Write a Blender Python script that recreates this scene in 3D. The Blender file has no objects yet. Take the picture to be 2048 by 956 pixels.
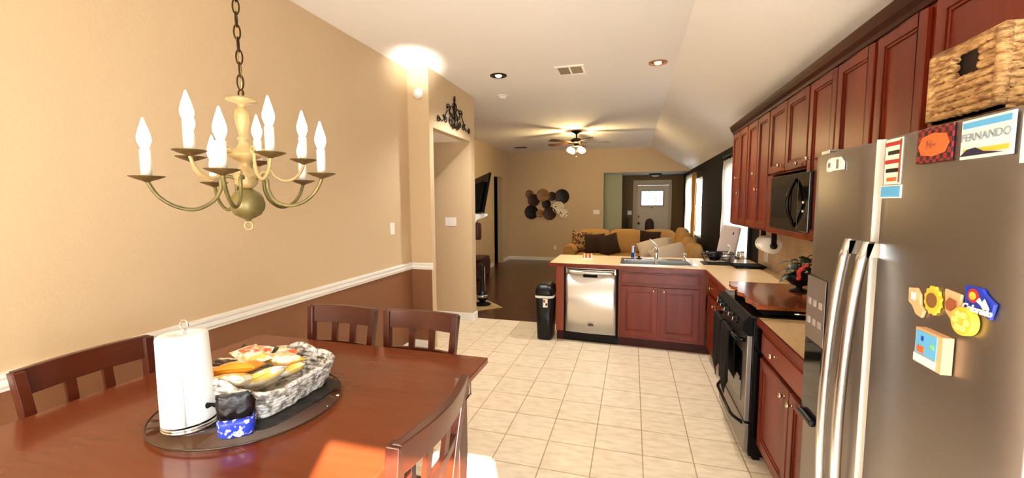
import bpy, bmesh, math, random
from mathutils import Matrix, Vector
random.seed(7)
PI = math.pi
SC = bpy.context.scene
COL = SC.collection

# ------------------------------------------------------------------ camera
cam_d = bpy.data.cameras.new('camera'); cam = bpy.data.objects.new('camera', cam_d); COL.objects.link(cam)
cam_d.sensor_width = 36; cam_d.lens = 834.795 / 2048 * 36; cam_d.clip_start = 0.02; cam_d.clip_end = 200
YAW, PIT, ROL, EYE = -0.2814, -0.0859, -0.0051, 1.612
_f = Vector((math.sin(YAW)*math.cos(PIT), math.cos(YAW)*math.cos(PIT), math.sin(PIT)))
_r = Vector((math.cos(YAW), -math.sin(YAW), 0)); _u = _r.cross(_f)
_r2 = _r*math.cos(ROL) + _u*math.sin(ROL); _u2 = -_r*math.sin(ROL) + _u*math.cos(ROL)
cam.matrix_world = Matrix(((_r2.x, _u2.x, -_f.x, 0), (_r2.y, _u2.y, -_f.y, 0), (_r2.z, _u2.z, -_f.z, EYE), (0, 0, 0, 1)))
SC.camera = cam

# ------------------------------------------------------------------ light and exposure
SC.view_settings.view_transform = 'Standard'; SC.view_settings.look = 'None'
SC.view_settings.exposure = 0.4; SC.view_settings.gamma = 1.0; SC.view_settings.use_curve_mapping = False
SC.cycles.use_denoising = True; SC.cycles.max_bounces = 10; SC.cycles.diffuse_bounces = 6
SC.cycles.transparent_max_bounces = 12; SC.cycles.sample_clamp_indirect = 8
W = bpy.data.worlds.new('sky'); SC.world = W; W.use_nodes = True
bg = W.node_tree.nodes['Background']; bg.inputs[0].default_value = (0.90, 0.95, 1.0, 1); bg.inputs[1].default_value = 2.5

def lamp(name, kind, loc, energy, color=(1, 1, 1), **kw):
    d = bpy.data.lights.new(name, kind); d.energy = energy; d.color = color
    tgt = kw.pop('target', None); dirn = kw.pop('dirn', None)
    for k, v in kw.items(): setattr(d, k, v)
    o = bpy.data.objects.new(name, d); COL.objects.link(o); o.location = loc
    if tgt is not None: dirn = Vector(tgt) - Vector(loc)
    if dirn is not None: o.rotation_euler = Vector(dirn).to_track_quat('-Z', 'Y').to_euler()
    return o
SUN = Vector((-0.365, 0.777, -0.513))
lamp('sun', 'SUN', (1.5, -4, 4), 56.0, (1.0, 0.98, 0.96), dirn=SUN, angle=0.012)
# daylight entering by the patio door behind the viewpoint and by the windows
lamp('patio_daylight', 'AREA', (0.36, -0.79, 1.1), 64, (0.76, 0.90, 1.0), dirn=(-0.25, 1, 0.05), shape='RECTANGLE', size=0.8, size_y=2.1)
lamp('nook_fill', 'AREA', (-1.2, -0.79, 1.45), 10, (0.74, 0.89, 1.0), dirn=(0, 1, 0), shape='RECTANGLE', size=1.5, size_y=1.3)  # added fill lamp indoors, in front of the unseen nook window
lamp('front_window_daylight', 'AREA', (1.62, 10.3, 1.5), 45, (0.95, 0.98, 1.0), dirn=(-1, 0, 0), shape='RECTANGLE', size=1.9, size_y=1.3)
lamp('side_window_daylight', 'AREA', (1.62, 6.3, 1.5), 14, (0.95, 0.98, 1.0), dirn=(-1, 0, 0), shape='RECTANGLE', size=1.3, size_y=1.3)
# spot lamp added for the sun's glint off the table into the ceiling corner
lamp('table_glint', 'SPOT', (-0.80, 0.96, 0.93), 1800, (1.0, 0.97, 0.9), dirn=(-0.350, 0.775, 0.545), spot_size=math.radians(10), spot_blend=1.0, shadow_soft_size=0.05)

# ------------------------------------------------------------------ materials
def lin(h):
    if isinstance(h, str):
        h = h.lstrip('#'); c = [int(h[i:i+2], 16)/255 for i in (0, 2, 4)]
    else: c = list(h)
    return tuple(x/12.92 if x <= 0.04045 else ((x+0.055)/1.055)**2.4 for x in c) + (1,)
_mats = {}
def mat(name, color='#808080', rough=0.5, metal=0, spec=0.5, coat=0, coat_rough=0.1, emit=None, estr=0, aniso=0, trans=0,
        bump=None, var=None, wood=None, alpha=None):
    if name in _mats: return _mats[name]
    m = bpy.data.materials.new(name); m.use_nodes = True; nt = m.node_tree; b = nt.nodes['Principled BSDF']
    b.inputs['Base Color'].default_value = lin(color); b.inputs['Roughness'].default_value = rough
    b.inputs['Metallic'].default_value = metal; b.inputs['Specular IOR Level'].default_value = spec
    b.inputs['Coat Weight'].default_value = coat; b.inputs['Coat Roughness'].default_value = coat_rough
    b.inputs['Anisotropic'].default_value = aniso; b.inputs['Transmission Weight'].default_value = trans
    if emit: b.inputs['Emission Color'].default_value = lin(emit); b.inputs['Emission Strength'].default_value = estr
    tc = nt.nodes.new('ShaderNodeTexCoord')
    def noise(scale, detail=4, rough_=0.55, stretch=(1, 1, 1)):
        mp = nt.nodes.new('ShaderNodeMapping'); mp.inputs['Scale'].default_value = stretch
        nt.links.new(tc.outputs['Object'], mp.inputs[0])
        n = nt.nodes.new('ShaderNodeTexNoise'); n.inputs['Scale'].default_value = scale
        n.inputs['Detail'].default_value = detail; n.inputs['Roughness'].default_value = rough_
        nt.links.new(mp.outputs[0], n.inputs['Vector']); return n.outputs['Fac']
    if var:   # (second colour, scale, stretch, lo, hi)
        c2, sc, st, lo, hi = var
        f = noise(sc, stretch=st); r = nt.nodes.new('ShaderNodeValToRGB')
        r.color_ramp.elements[0].position = lo; r.color_ramp.elements[1].position = hi
        r.color_ramp.elements[0].color = lin(color); r.color_ramp.elements[1].color = lin(c2)
        nt.links.new(f, r.inputs[0]); nt.links.new(r.outputs[0], b.inputs['Base Color'])
    if bump:  # (scale, strength, distance, stretch)
        sc, s, d, st = bump
        f = noise(sc, stretch=st); bp = nt.nodes.new('ShaderNodeBump')
        bp.inputs['Strength'].default_value = s; bp.inputs['Distance'].default_value = d
        nt.links.new(f, bp.inputs['Height']); nt.links.new(bp.outputs[0], b.inputs['Normal'])
    _mats[name] = m; return m

def tile_mat(name, c1, c2, grout, w, h, ox, oy, axes='xy', mortar=0.004, rough=0.35, offset=0.0, mott=None):
    m = bpy.data.materials.new(name); m.use_nodes = True; nt = m.node_tree; b = nt.nodes['Principled BSDF']
    tc = nt.nodes.new('ShaderNodeTexCoord'); sp = nt.nodes.new('ShaderNodeSeparateXYZ'); cb = nt.nodes.new('ShaderNodeCombineXYZ')
    nt.links.new(tc.outputs['Object'], sp.inputs[0])
    for i, a in enumerate(axes):
        ad = nt.nodes.new('ShaderNodeMath'); ad.operation = 'SUBTRACT'; ad.inputs[1].default_value = (ox, oy)[i] - 40*(w, h)[i]
        nt.links.new(sp.outputs['XYZ'.index(a.upper())], ad.inputs[0]); nt.links.new(ad.outputs[0], cb.inputs[i])
    br = nt.nodes.new('ShaderNodeTexBrick'); br.offset = offset; br.squash = 1
    br.inputs['Scale'].default_value = 1; br.inputs['Brick Width'].default_value = w; br.inputs['Row Height'].default_value = h
    br.inputs['Mortar Size'].default_value = mortar; br.inputs['Mortar Smooth'].default_value = 0.3
    br.inputs['Color1'].default_value = lin(c1); br.inputs['Color2'].default_value = lin(c2); br.inputs['Mortar'].default_value = lin(grout)
    nt.links.new(cb.outputs[0], br.inputs['Vector'])
    n = nt.nodes.new('ShaderNodeTexNoise'); n.inputs['Scale'].default_value = 9; n.inputs['Detail'].default_value = 8
    mp = nt.nodes.new('ShaderNodeMapping'); mp.inputs['Scale'].default_value = mott or (1, 1, 1)
    nt.links.new(tc.outputs['Object'], mp.inputs[0]); nt.links.new(mp.outputs[0], n.inputs['Vector'])
    mx = nt.nodes.new('ShaderNodeMix'); mx.data_type = 'RGBA'; mx.blend_type = 'MULTIPLY'; mx.inputs[0].default_value = 0.5
    rp = nt.nodes.new('ShaderNodeValToRGB'); rp.color_ramp.elements[0].color = (0.6, 0.55, 0.5, 1); rp.color_ramp.elements[1].color = (1, 1, 1, 1)
    rp.color_ramp.elements[0].position = 0.3; rp.color_ramp.elements[1].position = 0.65
    nt.links.new(n.outputs['Fac'], rp.inputs[0]); nt.links.new(br.outputs['Color'], mx.inputs[6]); nt.links.new(rp.outputs[0], mx.inputs[7])
    nt.links.new(mx.outputs[2], b.inputs['Base Color']); b.inputs['Roughness'].default_value = rough
    bp = nt.nodes.new('ShaderNodeBump'); bp.invert = True; bp.inputs['Strength'].default_value = 0.5; bp.inputs['Distance'].default_value = 0.003
    nt.links.new(br.outputs['Fac'], bp.inputs['Height']); nt.links.new(bp.outputs[0], b.inputs['Normal'])
    return m

def wood_mat(name, dark, light, axis='z', scale=6, rough=0.3, coat=0.3, coat_rough=0.15, bump=0.05, spec=0.5):
    m = bpy.data.materials.new(name); m.use_nodes = True; nt = m.node_tree; b = nt.nodes['Principled BSDF']
    tc = nt.nodes.new('ShaderNodeTexCoord'); mp = nt.nodes.new('ShaderNodeMapping')
    st = {'x': (0.12, 1, 1), 'y': (1, 0.12, 1), 'z': (1, 1, 0.12)}[axis]; mp.inputs['Scale'].default_value = st
    nt.links.new(tc.outputs['Object'], mp.inputs[0])
    n = nt.nodes.new('ShaderNodeTexNoise'); n.inputs['Scale'].default_value = scale; n.inputs['Detail'].default_value = 9
    n.inputs['Distortion'].default_value = 0.25; nt.links.new(mp.outputs[0], n.inputs['Vector'])
    n2 = nt.nodes.new('ShaderNodeTexNoise'); n2.inputs['Scale'].default_value = scale*14; n2.inputs['Detail'].default_value = 4
    nt.links.new(mp.outputs[0], n2.inputs['Vector'])
    ad = nt.nodes.new('ShaderNodeMath'); ad.operation = 'MULTIPLY_ADD'; ad.inputs[1].default_value = 0.3
    nt.links.new(n2.outputs['Fac'], ad.inputs[0]); nt.links.new(n.outputs['Fac'], ad.inputs[2])
    r = nt.nodes.new('ShaderNodeValToRGB'); r.color_ramp.elements[0].position = 0.42; r.color_ramp.elements[1].position = 0.9
    r.color_ramp.elements[0].color = lin(dark); r.color_ramp.elements[1].color = lin(light)
    nt.links.new(ad.outputs[0], r.inputs[0]); nt.links.new(r.outputs[0], b.inputs['Base Color'])
    b.inputs['Roughness'].default_value = rough; b.inputs['Coat Weight'].default_value = coat; b.inputs['Coat Roughness'].default_value = coat_rough
    b.inputs['Specular IOR Level'].default_value = spec
    if bump > 0:
        bp = nt.nodes.new('ShaderNodeBump'); bp.inputs['Strength'].default_value = bump; bp.inputs['Distance'].default_value = 0.002
        nt.links.new(ad.outputs[0], bp.inputs['Height']); nt.links.new(bp.outputs[0], b.inputs['Normal'])
    return m

def steel_mat(name, color, rough, stretch, var=0.12):
    m = bpy.data.materials.new(name); m.use_nodes = True; nt = m.node_tree; b = nt.nodes['Principled BSDF']
    tc = nt.nodes.new('ShaderNodeTexCoord'); mp = nt.nodes.new('ShaderNodeMapping'); mp.inputs['Scale'].default_value = stretch
    nt.links.new(tc.outputs['Object'], mp.inputs[0])
    n = nt.nodes.new('ShaderNodeTexNoise'); n.inputs['Scale'].default_value = 40; n.inputs['Detail'].default_value = 5
    nt.links.new(mp.outputs[0], n.inputs['Vector'])
    mr = nt.nodes.new('ShaderNodeMapRange'); mr.inputs[3].default_value = rough - var*0.5; mr.inputs[4].default_value = rough + var*0.5
    nt.links.new(n.outputs['Fac'], mr.inputs[0]); nt.links.new(mr.outputs[0], b.inputs['Roughness'])
    bp = nt.nodes.new('ShaderNodeBump'); bp.inputs['Strength'].default_value = 0.12; bp.inputs['Distance'].default_value = 0.001
    nt.links.new(n.outputs['Fac'], bp.inputs['Height']); nt.links.new(bp.outputs[0], b.inputs['Normal'])
    b.inputs['Base Color'].default_value = lin(color); b.inputs['Metallic'].default_value = 1
    return m

def glass_mat(name, tint=(1, 1, 1, 1), gloss=0.08, rough=0.02):
    m = bpy.data.materials.new(name); m.use_nodes = True; nt = m.node_tree; nt.nodes.remove(nt.nodes['Principled BSDF'])
    t = nt.nodes.new('ShaderNodeBsdfTransparent'); t.inputs[0].default_value = tint
    g = nt.nodes.new('ShaderNodeBsdfGlossy'); g.inputs['Roughness'].default_value = rough
    mx = nt.nodes.new('ShaderNodeMixShader'); mx.inputs[0].default_value = gloss
    nt.links.new(t.outputs[0], mx.inputs[1]); nt.links.new(g.outputs[0], mx.inputs[2])
    nt.links.new(mx.outputs[0], nt.nodes['Material Output'].inputs[0]); return m

def sheer_mat(name, color, tr=0.5):
    m = bpy.data.materials.new(name); m.use_nodes = True; nt = m.node_tree; nt.nodes.remove(nt.nodes['Principled BSDF'])
    d = nt.nodes.new('ShaderNodeBsdfDiffuse'); d.inputs[0].default_value = lin(color)
    t = nt.nodes.new('ShaderNodeBsdfTranslucent'); t.inputs[0].default_value = lin(color)
    mx = nt.nodes.new('ShaderNodeMixShader'); mx.inputs[0].default_value = tr
    nt.links.new(d.outputs[0], mx.inputs[1]); nt.links.new(t.outputs[0], mx.inputs[2])
    nt.links.new(mx.outputs[0], nt.nodes['Material Output'].inputs[0]); return m

def check_mat(name, c1, c2, scale, axes=(1, 2)):
    m = bpy.data.materials.new(name); m.use_nodes = True; nt = m.node_tree; b = nt.nodes['Principled BSDF']
    tc = nt.nodes.new('ShaderNodeTexCoord'); ch = nt.nodes.new('ShaderNodeTexChecker'); ch.inputs['Scale'].default_value = scale
    mp = nt.nodes.new('ShaderNodeMapping'); mp.inputs['Location'].default_value = (0.005, 0.0, 0.0)
    nt.links.new(tc.outputs['Object'], mp.inputs[0]); nt.links.new(mp.outputs[0], ch.inputs['Vector'])
    ch.inputs['Color1'].default_value = lin(c1); ch.inputs['Color2'].default_value = lin(c2)
    nt.links.new(ch.outputs['Color'], b.inputs['Base Color']); b.inputs['Roughness'].default_value = 0.5; return m

orange = (60, 0.25, 0.004, (1, 1, 1))
M = {
 'wall': mat('wall_paint_tan', '#CAB18D', 0.75, bump=(90, 0.35, 0.004, (1, 1, 1))),
 'wall_sage_lit': mat('wall_paint_sage_lit', '#A9A88A', 0.8, bump=orange),  # lighter foyer tone: the light falling on this wall is in its colour
 'wall_low': mat('wall_paint_brown', '#85583A', 0.6, bump=orange),
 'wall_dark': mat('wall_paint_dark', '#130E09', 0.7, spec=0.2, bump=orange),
 'wall_foyer': mat('wall_paint_foyer', '#76603F', 0.8, bump=orange),
 'ceil': mat('ceiling_paint', '#F4F0EA', 0.85, bump=(50, 0.3, 0.004, (1, 1, 1))),
 'trim': mat('trim_white', '#F1EEE8', 0.4),
 'tile': tile_mat('floor_tile', '#F0E0C4', '#EAD9BB', '#B39B78', 0.305, 0.305, 0.089, 4.502, rough=0.32, mott=(1, 3, 1)),
 'backsplash': tile_mat('backsplash_tile', '#C9AE86', '#BFA37C', '#A48B66', 0.10, 0.10, 0, 0, 'yz', 0.002, 0.35),
 'hearth': tile_mat('hearth_tile', '#B89B6C', '#AE9062', '#8A7550', 0.305, 0.305, 0, 0, rough=0.4),
 'woodfloor': wood_mat('wood_floor', '#250E08', '#4E2214', 'y', 5, 0.28, 0.2),
 'cab': wood_mat('cabinet_wood', '#5C1705', '#822C0A', 'z', 5, 0.36, 0.12, 0.25, 0.03, 0.3),
 'cab_h': wood_mat('cabinet_wood_level', '#5C1705', '#822C0A', 'y', 5, 0.36, 0.12, 0.25, 0.03, 0.3),
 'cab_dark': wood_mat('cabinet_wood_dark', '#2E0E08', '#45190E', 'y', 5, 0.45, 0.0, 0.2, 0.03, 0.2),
 'table': wood_mat('table_wood', '#64290F', '#7E3D20', 'x', 3, 0.22, 0.25, 0.08, 0.0, 0.35),
 'chair': wood_mat('chair_wood', '#3A1409', '#5C2610', 'x', 5, 0.3, 0.3, 0.12, 0.02),
 'board': wood_mat('board_wood', '#40170C', '#A2552B', 'y', 9, 0.22, 0.5, 0.08, 0.03),
 'laminate': mat('counter_laminate', '#DDBE8E', 0.3, var=('#C9A876', 60, (1, 1, 1), 0.35, 0.75)),
 'steel': steel_mat('brushed_steel', '#938B85', 0.40, (1, 0.02, 6)),
 'steel_h': steel_mat('brushed_steel_panel', '#C9C4BC', 0.28, (0.02, 0.02, 6)),
 'steel_v': steel_mat('brushed_steel_upright', '#E4E0DA', 0.36, (6, 6, 0.03)),
 'steel_light': mat('satin_steel', '#D8D5D0', 0.22, 1),
 'chrome': mat('chrome', '#E6E4E0', 0.08, 1),
 'brass': mat('brass', '#D9B36A', 0.2, 1),
 'nickel': mat('nickel', '#D8C9B0', 0.18, 1),
 'black': mat('black_gloss', '#070606', 0.2, spec=0.22),
 'blackm': mat('black_matt', '#070505', 0.7, spec=0.15),
 'blackp': mat('black_plastic', '#0A0808', 0.35, spec=0.3),
 'fridge_side': mat('fridge_side', '#5B5550', 0.4, 0.3),
 'darkglass': mat('dark_glass', '#0D0B0A', 0.06, spec=0.5),
 'white': mat('white_plastic', '#ECE8E0', 0.35),
 'paper': mat('paper_towel', '#F2F2F0', 0.9, bump=(200, 0.3, 0.002, (1, 1, 1))),
 'antique': mat('antique_cream', '#B89C68', 0.4, 0.15, var=('#7A6234', 14, (1, 1, 1), 0.5, 0.85)),
 'olive': mat('antique_olive', '#7E7040', 0.4, 0.35, var=('#4A4220', 10, (1, 1, 1), 0.4, 0.8)),
 'saucer': mat('dark_bronze_saucer', '#6E5632', 0.4, 0.5),
 'candle': mat('candle_sleeve', '#F3ECDD', 0.5),
 'bulb': mat('lit_bulb', '#FFFFFF', 0.3, emit='#FFF4E6', estr=7),
 'fanbulb': mat('fan_globe_glow', '#FFFFFF', 0.3, emit='#FFC672', estr=13),
 'canbulb': mat('can_bulb_glow', '#FFFFFF', 0.3, emit='#FFDDA6', estr=14),
 'chain': mat('chain_bronze', '#3A2A18', 0.4, 0.8),
 'bronze': mat('dark_bronze', '#1B120C', 0.35, 0.7),
 'glass': glass_mat('window_glass'),
 'tableglass': glass_mat('smoked_glass', (0.86, 0.83, 0.78, 1), 0.10, 0.03),
 'sheer': sheer_mat('sheer_curtain', '#F4F1EA', 0.6),
 'tan_curtain': sheer_mat('tan_curtain', '#B08A4E', 0.3),
 'sofa': mat('sofa_fabric', '#B88D52', 0.9, bump=(120, 0.4, 0.003, (1, 1, 1))),
 'brown_fabric': mat('brown_fabric', '#2E1A10', 0.95, bump=(120, 0.4, 0.003, (1, 1, 1))),
 'floral': mat('floral_fabric', '#B08A58', 0.9, var=('#3A2014', 22, (1, 1, 1), 0.45, 0.55)),
 'whitefab': mat('white_fabric', '#D8CDBE', 0.9, bump=(20, 0.4, 0.01, (1, 1, 1))),
 'leather': mat('brown_leather', '#3A160C', 0.4, bump=(80, 0.3, 0.002, (1, 1, 1))),
 'rope': mat('grey_white_rope', '#7E7468', 0.85, bump=(60, 1.0, 0.01, (1, 1, 1)), var=('#EDE9E2', 45, (1, 1, 1), 0.38, 0.56)),
 'wicker': mat('seagrass_wicker', '#8A5A2C', 0.8, bump=(70, 1.0, 0.01, (1, 0.5, 2)), var=('#C79C62', 55, (1, 0.5, 2), 0.38, 0.6)),
 'leaf': mat('leaf_green', '#1E2E14', 0.45),
 'pink': mat('pink_red_flower', '#E23A44', 0.5, emit=None),
 'blue': mat('blue_print', '#2238B0', 0.35),
 'lightblue': mat('light_blue_print', '#5AAADA', 0.45),
 'yellow': mat('yellow_print', '#E8B93A', 0.5),
 'orange': mat('orange_print', '#E8642C', 0.5),
 'red': mat('red_print', '#B4262A', 0.5),
 'kraft': mat('kraft_tan', '#D9A878', 0.6),
 'rust': mat('rust_brown', '#96502C', 0.6),
 'offwhite': mat('off_white_print', '#F2ECDC', 0.5),
 'green': mat('green_print', '#7FBF6A', 0.5),
}

# ------------------------------------------------------------------ mesh builder
class MB:
    def __init__(s): s.v = []; s.f = []; s.sm = []; s.mi = []; s.x = Matrix.Identity(4); s.cur = 0
    def T(s, m=None): s.x = m or Matrix.Identity(4); return s
    def m(s, i): s.cur = i; return s
    def add(s, vs, fs, smooth=False):
        b = len(s.v); s.v += [s.x @ Vector(p) for p in vs]
        flip = s.x.to_3x3().determinant() < 0
        for f in fs:
            f = [b + i for i in f]; s.f.append(f[::-1] if flip else f); s.sm.append(smooth); s.mi.append(s.cur)
        return s
    def box(s, x0, x1, y0, y1, z0, z1):
        x0, x1 = sorted((x0, x1)); y0, y1 = sorted((y0, y1)); z0, z1 = sorted((z0, z1))
        vs = [(x, y, z) for z in (z0, z1) for y in (y0, y1) for x in (x0, x1)]
        return s.add(vs, [(0, 2, 3, 1), (4, 5, 7, 6), (0, 1, 5, 4), (2, 6, 7, 3), (0, 4, 6, 2), (1, 3, 7, 5)])
    def prism(s, poly, a, b, axis='z', smooth=False):
        def P(u, v, w): return {'z': (u, v, w), 'x': (w, u, v), 'y': (v, w, u)}[axis]
        area = sum(poly[i][0]*poly[(i+1) % len(poly)][1] - poly[(i+1) % len(poly)][0]*poly[i][1] for i in range(len(poly)))
        if area < 0: poly = poly[::-1]
        a, b = sorted((a, b)); n = len(poly)
        vs = [P(u, v, a) for u, v in poly] + [P(u, v, b) for u, v in poly]
        s.add(vs, [list(range(n))[::-1], list(range(n, 2*n))])
        return s.add(vs, [(i, (i+1) % n, n+(i+1) % n, n+i) for i in range(n)], smooth)
    def loft(s, rings, closed=True, cap=True, smooth=True):
        n = len(rings[0]); vs = [p for r in rings for p in r]; fs = []
        for k in range(len(rings)-1):
            for i in range(n if closed else n-1):
                j = (i+1) % n; fs.append((k*n+i, k*n+j, (k+1)*n+j, (k+1)*n+i))
        s.add(vs, fs, smooth)
        if cap and closed: s.add(rings[0], [list(range(n))[::-1]]); s.add(rings[-1], [list(range(n))])
        return s
    def lathe(s, prof, c=(0, 0, 0), seg=24, ax='z', cap=True):
        rings = []
        for r, z in prof:
            ring = []
            for i in range(seg):
                a = 2*PI*i/seg; u, v = r*math.cos(a), r*math.sin(a)
                p = {'z': (u, v, z), 'x': (z, u, v), 'y': (v, z, u)}[ax]
                ring.append((c[0]+p[0], c[1]+p[1], c[2]+p[2]))
            rings.append(ring)
        return s.loft(rings, cap=cap)
    def tube(s, pts, r=0.01, seg=8, closed=False):
        pts = [Vector(p) for p in pts]; n = len(pts); rs = r if isinstance(r, (list, tuple)) else [r]*n
        rings = []; up = None
        for i, p in enumerate(pts):
            if closed: t = (pts[(i+1) % n] - pts[i-1])
            else: t = pts[min(i+1, n-1)] - pts[max(i-1, 0)]
            t.normalize()
            if up is None: up = t.orthogonal().normalized()
            else:
                up = up - t*up.dot(t)
                up = up.normalized() if up.length > 1e-6 else t.orthogonal().normalized()
            w = t.cross(up)
            rings.append([tuple(p + (up*math.cos(2*PI*k/seg) + w*math.sin(2*PI*k/seg))*rs[i]) for k in range(seg)])
        if closed: rings.append(rings[0]); return s.loft(rings, cap=False)
        return s.loft(rings)
    def ball(s, c, r, seg=16, rings=10, sc=(1, 1, 1)):
        prof = [(max(1e-4, r*math.sin(PI*i/rings)), -r*math.cos(PI*i/rings)) for i in range(rings+1)]
        rr = [[(c[0]+sc[0]*a*math.cos(2*PI*k/seg), c[1]+sc[1]*a*math.sin(2*PI*k/seg), c[2]+sc[2]*z) for k in range(seg)] for a, z in prof]
        return s.loft(rr)
    def cushion(s, c, size, e=4.0, n=10, rot=None, pinch=0.0):
        # a soft box: a cube's faces pushed to a superellipsoid
        X = s.x; mtx = Matrix.Translation(c) @ (rot or Matrix.Identity(4)); s.x = X @ mtx
        for ax in range(3):
            for sg in (-1, 1):
                vs = []
                for i in range(n+1):
                    for j in range(n+1):
                        a, b = math.tan((2*i/n-1)*PI/4), math.tan((2*j/n-1)*PI/4); p = [0, 0, 0]
                        p[ax] = sg; p[(ax+1) % 3] = a; p[(ax+2) % 3] = b
                        L = (abs(p[0])**e + abs(p[1])**e + abs(p[2])**e)**(1/e)
                        q = [k/L for k in p]
                        if pinch: 
                            g = 1 - pinch*(abs(q[0])*abs(q[2]))**2*0.9
                            q[1] *= g
                        vs.append(tuple(q[k]*size[k]/2 for k in range(3)))
                fs = []
                for i in range(n):
                    for j in range(n):
                        f = (i*(n+1)+j, (i+1)*(n+1)+j, (i+1)*(n+1)+j+1, i*(n+1)+j+1); fs.append(f if sg > 0 else f[::-1])
                s.add(vs, fs, True)
        s.x = X; return s

def obj(name, mb, mats, parent=None, loc=(0, 0, 0), rotz=0, bevel=0, label=None, sub=0, world=False):
    """one mesh object; world=True: the vertices are in world space and are moved into the parent's frame"""
    me = bpy.data.meshes.new(name)
    vs = mb.v
    if world and parent is not None:
        inv = parent.matrix_basis.inverted() if parent.parent is None else (parent.parent.matrix_basis @ parent.matrix_basis).inverted()
        vs = [inv @ v for v in vs]
    me.from_pydata([tuple(v) for v in vs], [], mb.f)
    me.polygons.foreach_set('use_smooth', mb.sm); me.polygons.foreach_set('material_index', mb.mi)
    for m_ in (mats if isinstance(mats, (list, tuple)) else [mats]): me.materials.append(m_)
    bm = bmesh.new(); bm.from_mesh(me); bmesh.ops.remove_doubles(bm, verts=bm.verts, dist=1e-5)
    bmesh.ops.recalc_face_normals(bm, faces=bm.faces); bm.to_mesh(me); bm.free()
    o = bpy.data.objects.new(name, me); COL.objects.link(o)
    if parent is not None: o.parent = parent
    o.location = loc; o.rotation_euler = (0, 0, rotz)
    if bevel:
        b = o.modifiers.new('bevel', 'BEVEL'); b.width = bevel; b.segments = 2; b.limit_method = 'ANGLE'; b.angle_limit = math.radians(40)
    if sub:
        q = o.modifiers.new('sub', 'SUBSURF'); q.levels = sub; q.render_levels = sub
    if label: o['label'] = label
    return o
def thing(name, label, cat, loc=(0, 0, 0), rotz=0, group=None):
    o = bpy.data.objects.new(name, None); COL.objects.link(o); o.location = loc; o.rotation_euler = (0, 0, rotz)
    o.empty_display_size = 0.05; o.matrix_basis = Matrix.Translation(loc) @ Matrix.Rotation(rotz, 4, 'Z')
    o['label'] = label; o['category'] = cat
    if group: o['group'] = group
    return o
def single(name, mb, mats, label, cat, group=None, origin=None, **kw):
    if origin is not None:
        mb.v = [v - Vector(origin) for v in mb.v]; kw['loc'] = origin
    o = obj(name, mb, mats, **kw); o['label'] = label; o['category'] = cat
    if group: o['group'] = group
    return o
def struct(name, mb, mats, parent=None, **kw):
    o = obj(name, mb, mats, parent, **kw)
    if parent is None: o['kind'] = 'structure'
    return o
def copy_tree(src, loc, rotz, label, group=None):
    r = src.copy(); COL.objects.link(r); r.location = loc; r.rotation_euler = (0, 0, rotz); r['label'] = label
    if group: r['group'] = group
    for ch in [o for o in bpy.data.objects if o.parent == src]:
        c = ch.copy(); COL.objects.link(c); c.parent = r
        for g in [o for o in bpy.data.objects if o.parent == ch]:
            d = g.copy(); COL.objects.link(d); d.parent = c
    return r
def text(name, body, size, mtx, material, parent, bold=0.0, depth=0.0008, align='CENTER', shear=0):
    c = bpy.data.curves.new(name, 'FONT'); c.body = body; c.size = size; c.extrude = depth; c.offset = bold; c.align_x = align; c.align_y = 'CENTER'
    c.shear = shear; c.resolution_u = 3
    o = bpy.data.objects.new(name, c); COL.objects.link(o); c.materials.append(material)
    bpy.context.view_layer.update()
    me = bpy.data.meshes.new_from_object(o.evaluated_get(bpy.context.evaluated_depsgraph_get()))
    bpy.data.objects.remove(o); o = bpy.data.objects.new(name, me); COL.objects.link(o)
    o.parent = parent
    inv = parent.matrix_basis.inverted() if parent.parent is None else (parent.parent.matrix_basis @ parent.matrix_basis).inverted()
    o.matrix_basis = inv @ mtx
    return o
def frame(o, u, n):   # local x = u, local y = -n (into the thing), z up, at point o
    u = Vector(u).normalized(); n = Vector(n).normalized(); z = Vector((0, 0, 1))
    return Matrix(((u.x, -n.x, z.x, o[0]), (u.y, -n.y, z.y, o[1]), (u.z, -n.z, z.z, o[2]), (0, 0, 0, 1)))
# text frames: reads left-to-right along u with z up, facing n
def tframe(o, u, up=(0, 0, 1)):
    u = Vector(u).normalized(); v = Vector(up).normalized(); n = u.cross(v)
    return Matrix(((u.x, v.x, n.x, o[0]), (u.y, v.y, n.y, o[1]), (u.z, v.z, n.z, o[2]), (0, 0, 0, 1)))

# ------------------------------------------------------------------ the room
H = 3.037; XR = 1.38; XL = -2.34; XP = -2.09; YB = -0.80; YF = 11.45
def bx(*a): return MB().box(*a)
struct('floor', bx(-3.7, 1.5, YB-0.12, 5.42, -0.1, 0.0), M['tile'])
struct('floor_living', bx(-4.6, 1.5, 5.42, 13.0, -0.1, 0.0), M['woodfloor'])
# ceiling: level part and the part that slopes down to the right-hand wall
mb = MB().box(-4.6, 0.40, YB-0.12, YF, H, H+0.1)
mb.prism([(0.40, H), (1.50, H-0.685), (1.50, H-0.585), (0.40, H+0.1)][::1], YB-0.12, YF, axis='y') if False else None
def yprism(m_, poly, y0, y1):
    n = len(poly); vs = [(x, y0, z) for x, z in poly] + [(x, y1, z) for x, z in poly]
    m_.add(vs, [list(range(n)), list(range(n, 2*n))[::-1]] + [(i, (i+1) % n, n+(i+1) % n, n+i) for i in range(n)])
yprism(mb, [(0.40, H), (1.50, 2.345), (1.50, 2.5), (0.40, H+0.1)], YB-0.12, YF)
struct('ceiling', mb, M['ceil'])
struct('ceiling_foyer', bx(-0.999, 1.379, YF+0.1201, 12.8, 2.40, 2.5), M['ceil'])
struct('ceiling_hall', bx(-3.3, XP-0.10, 4.18, 5.28, 2.44, 2.5), M['ceil'])
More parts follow.
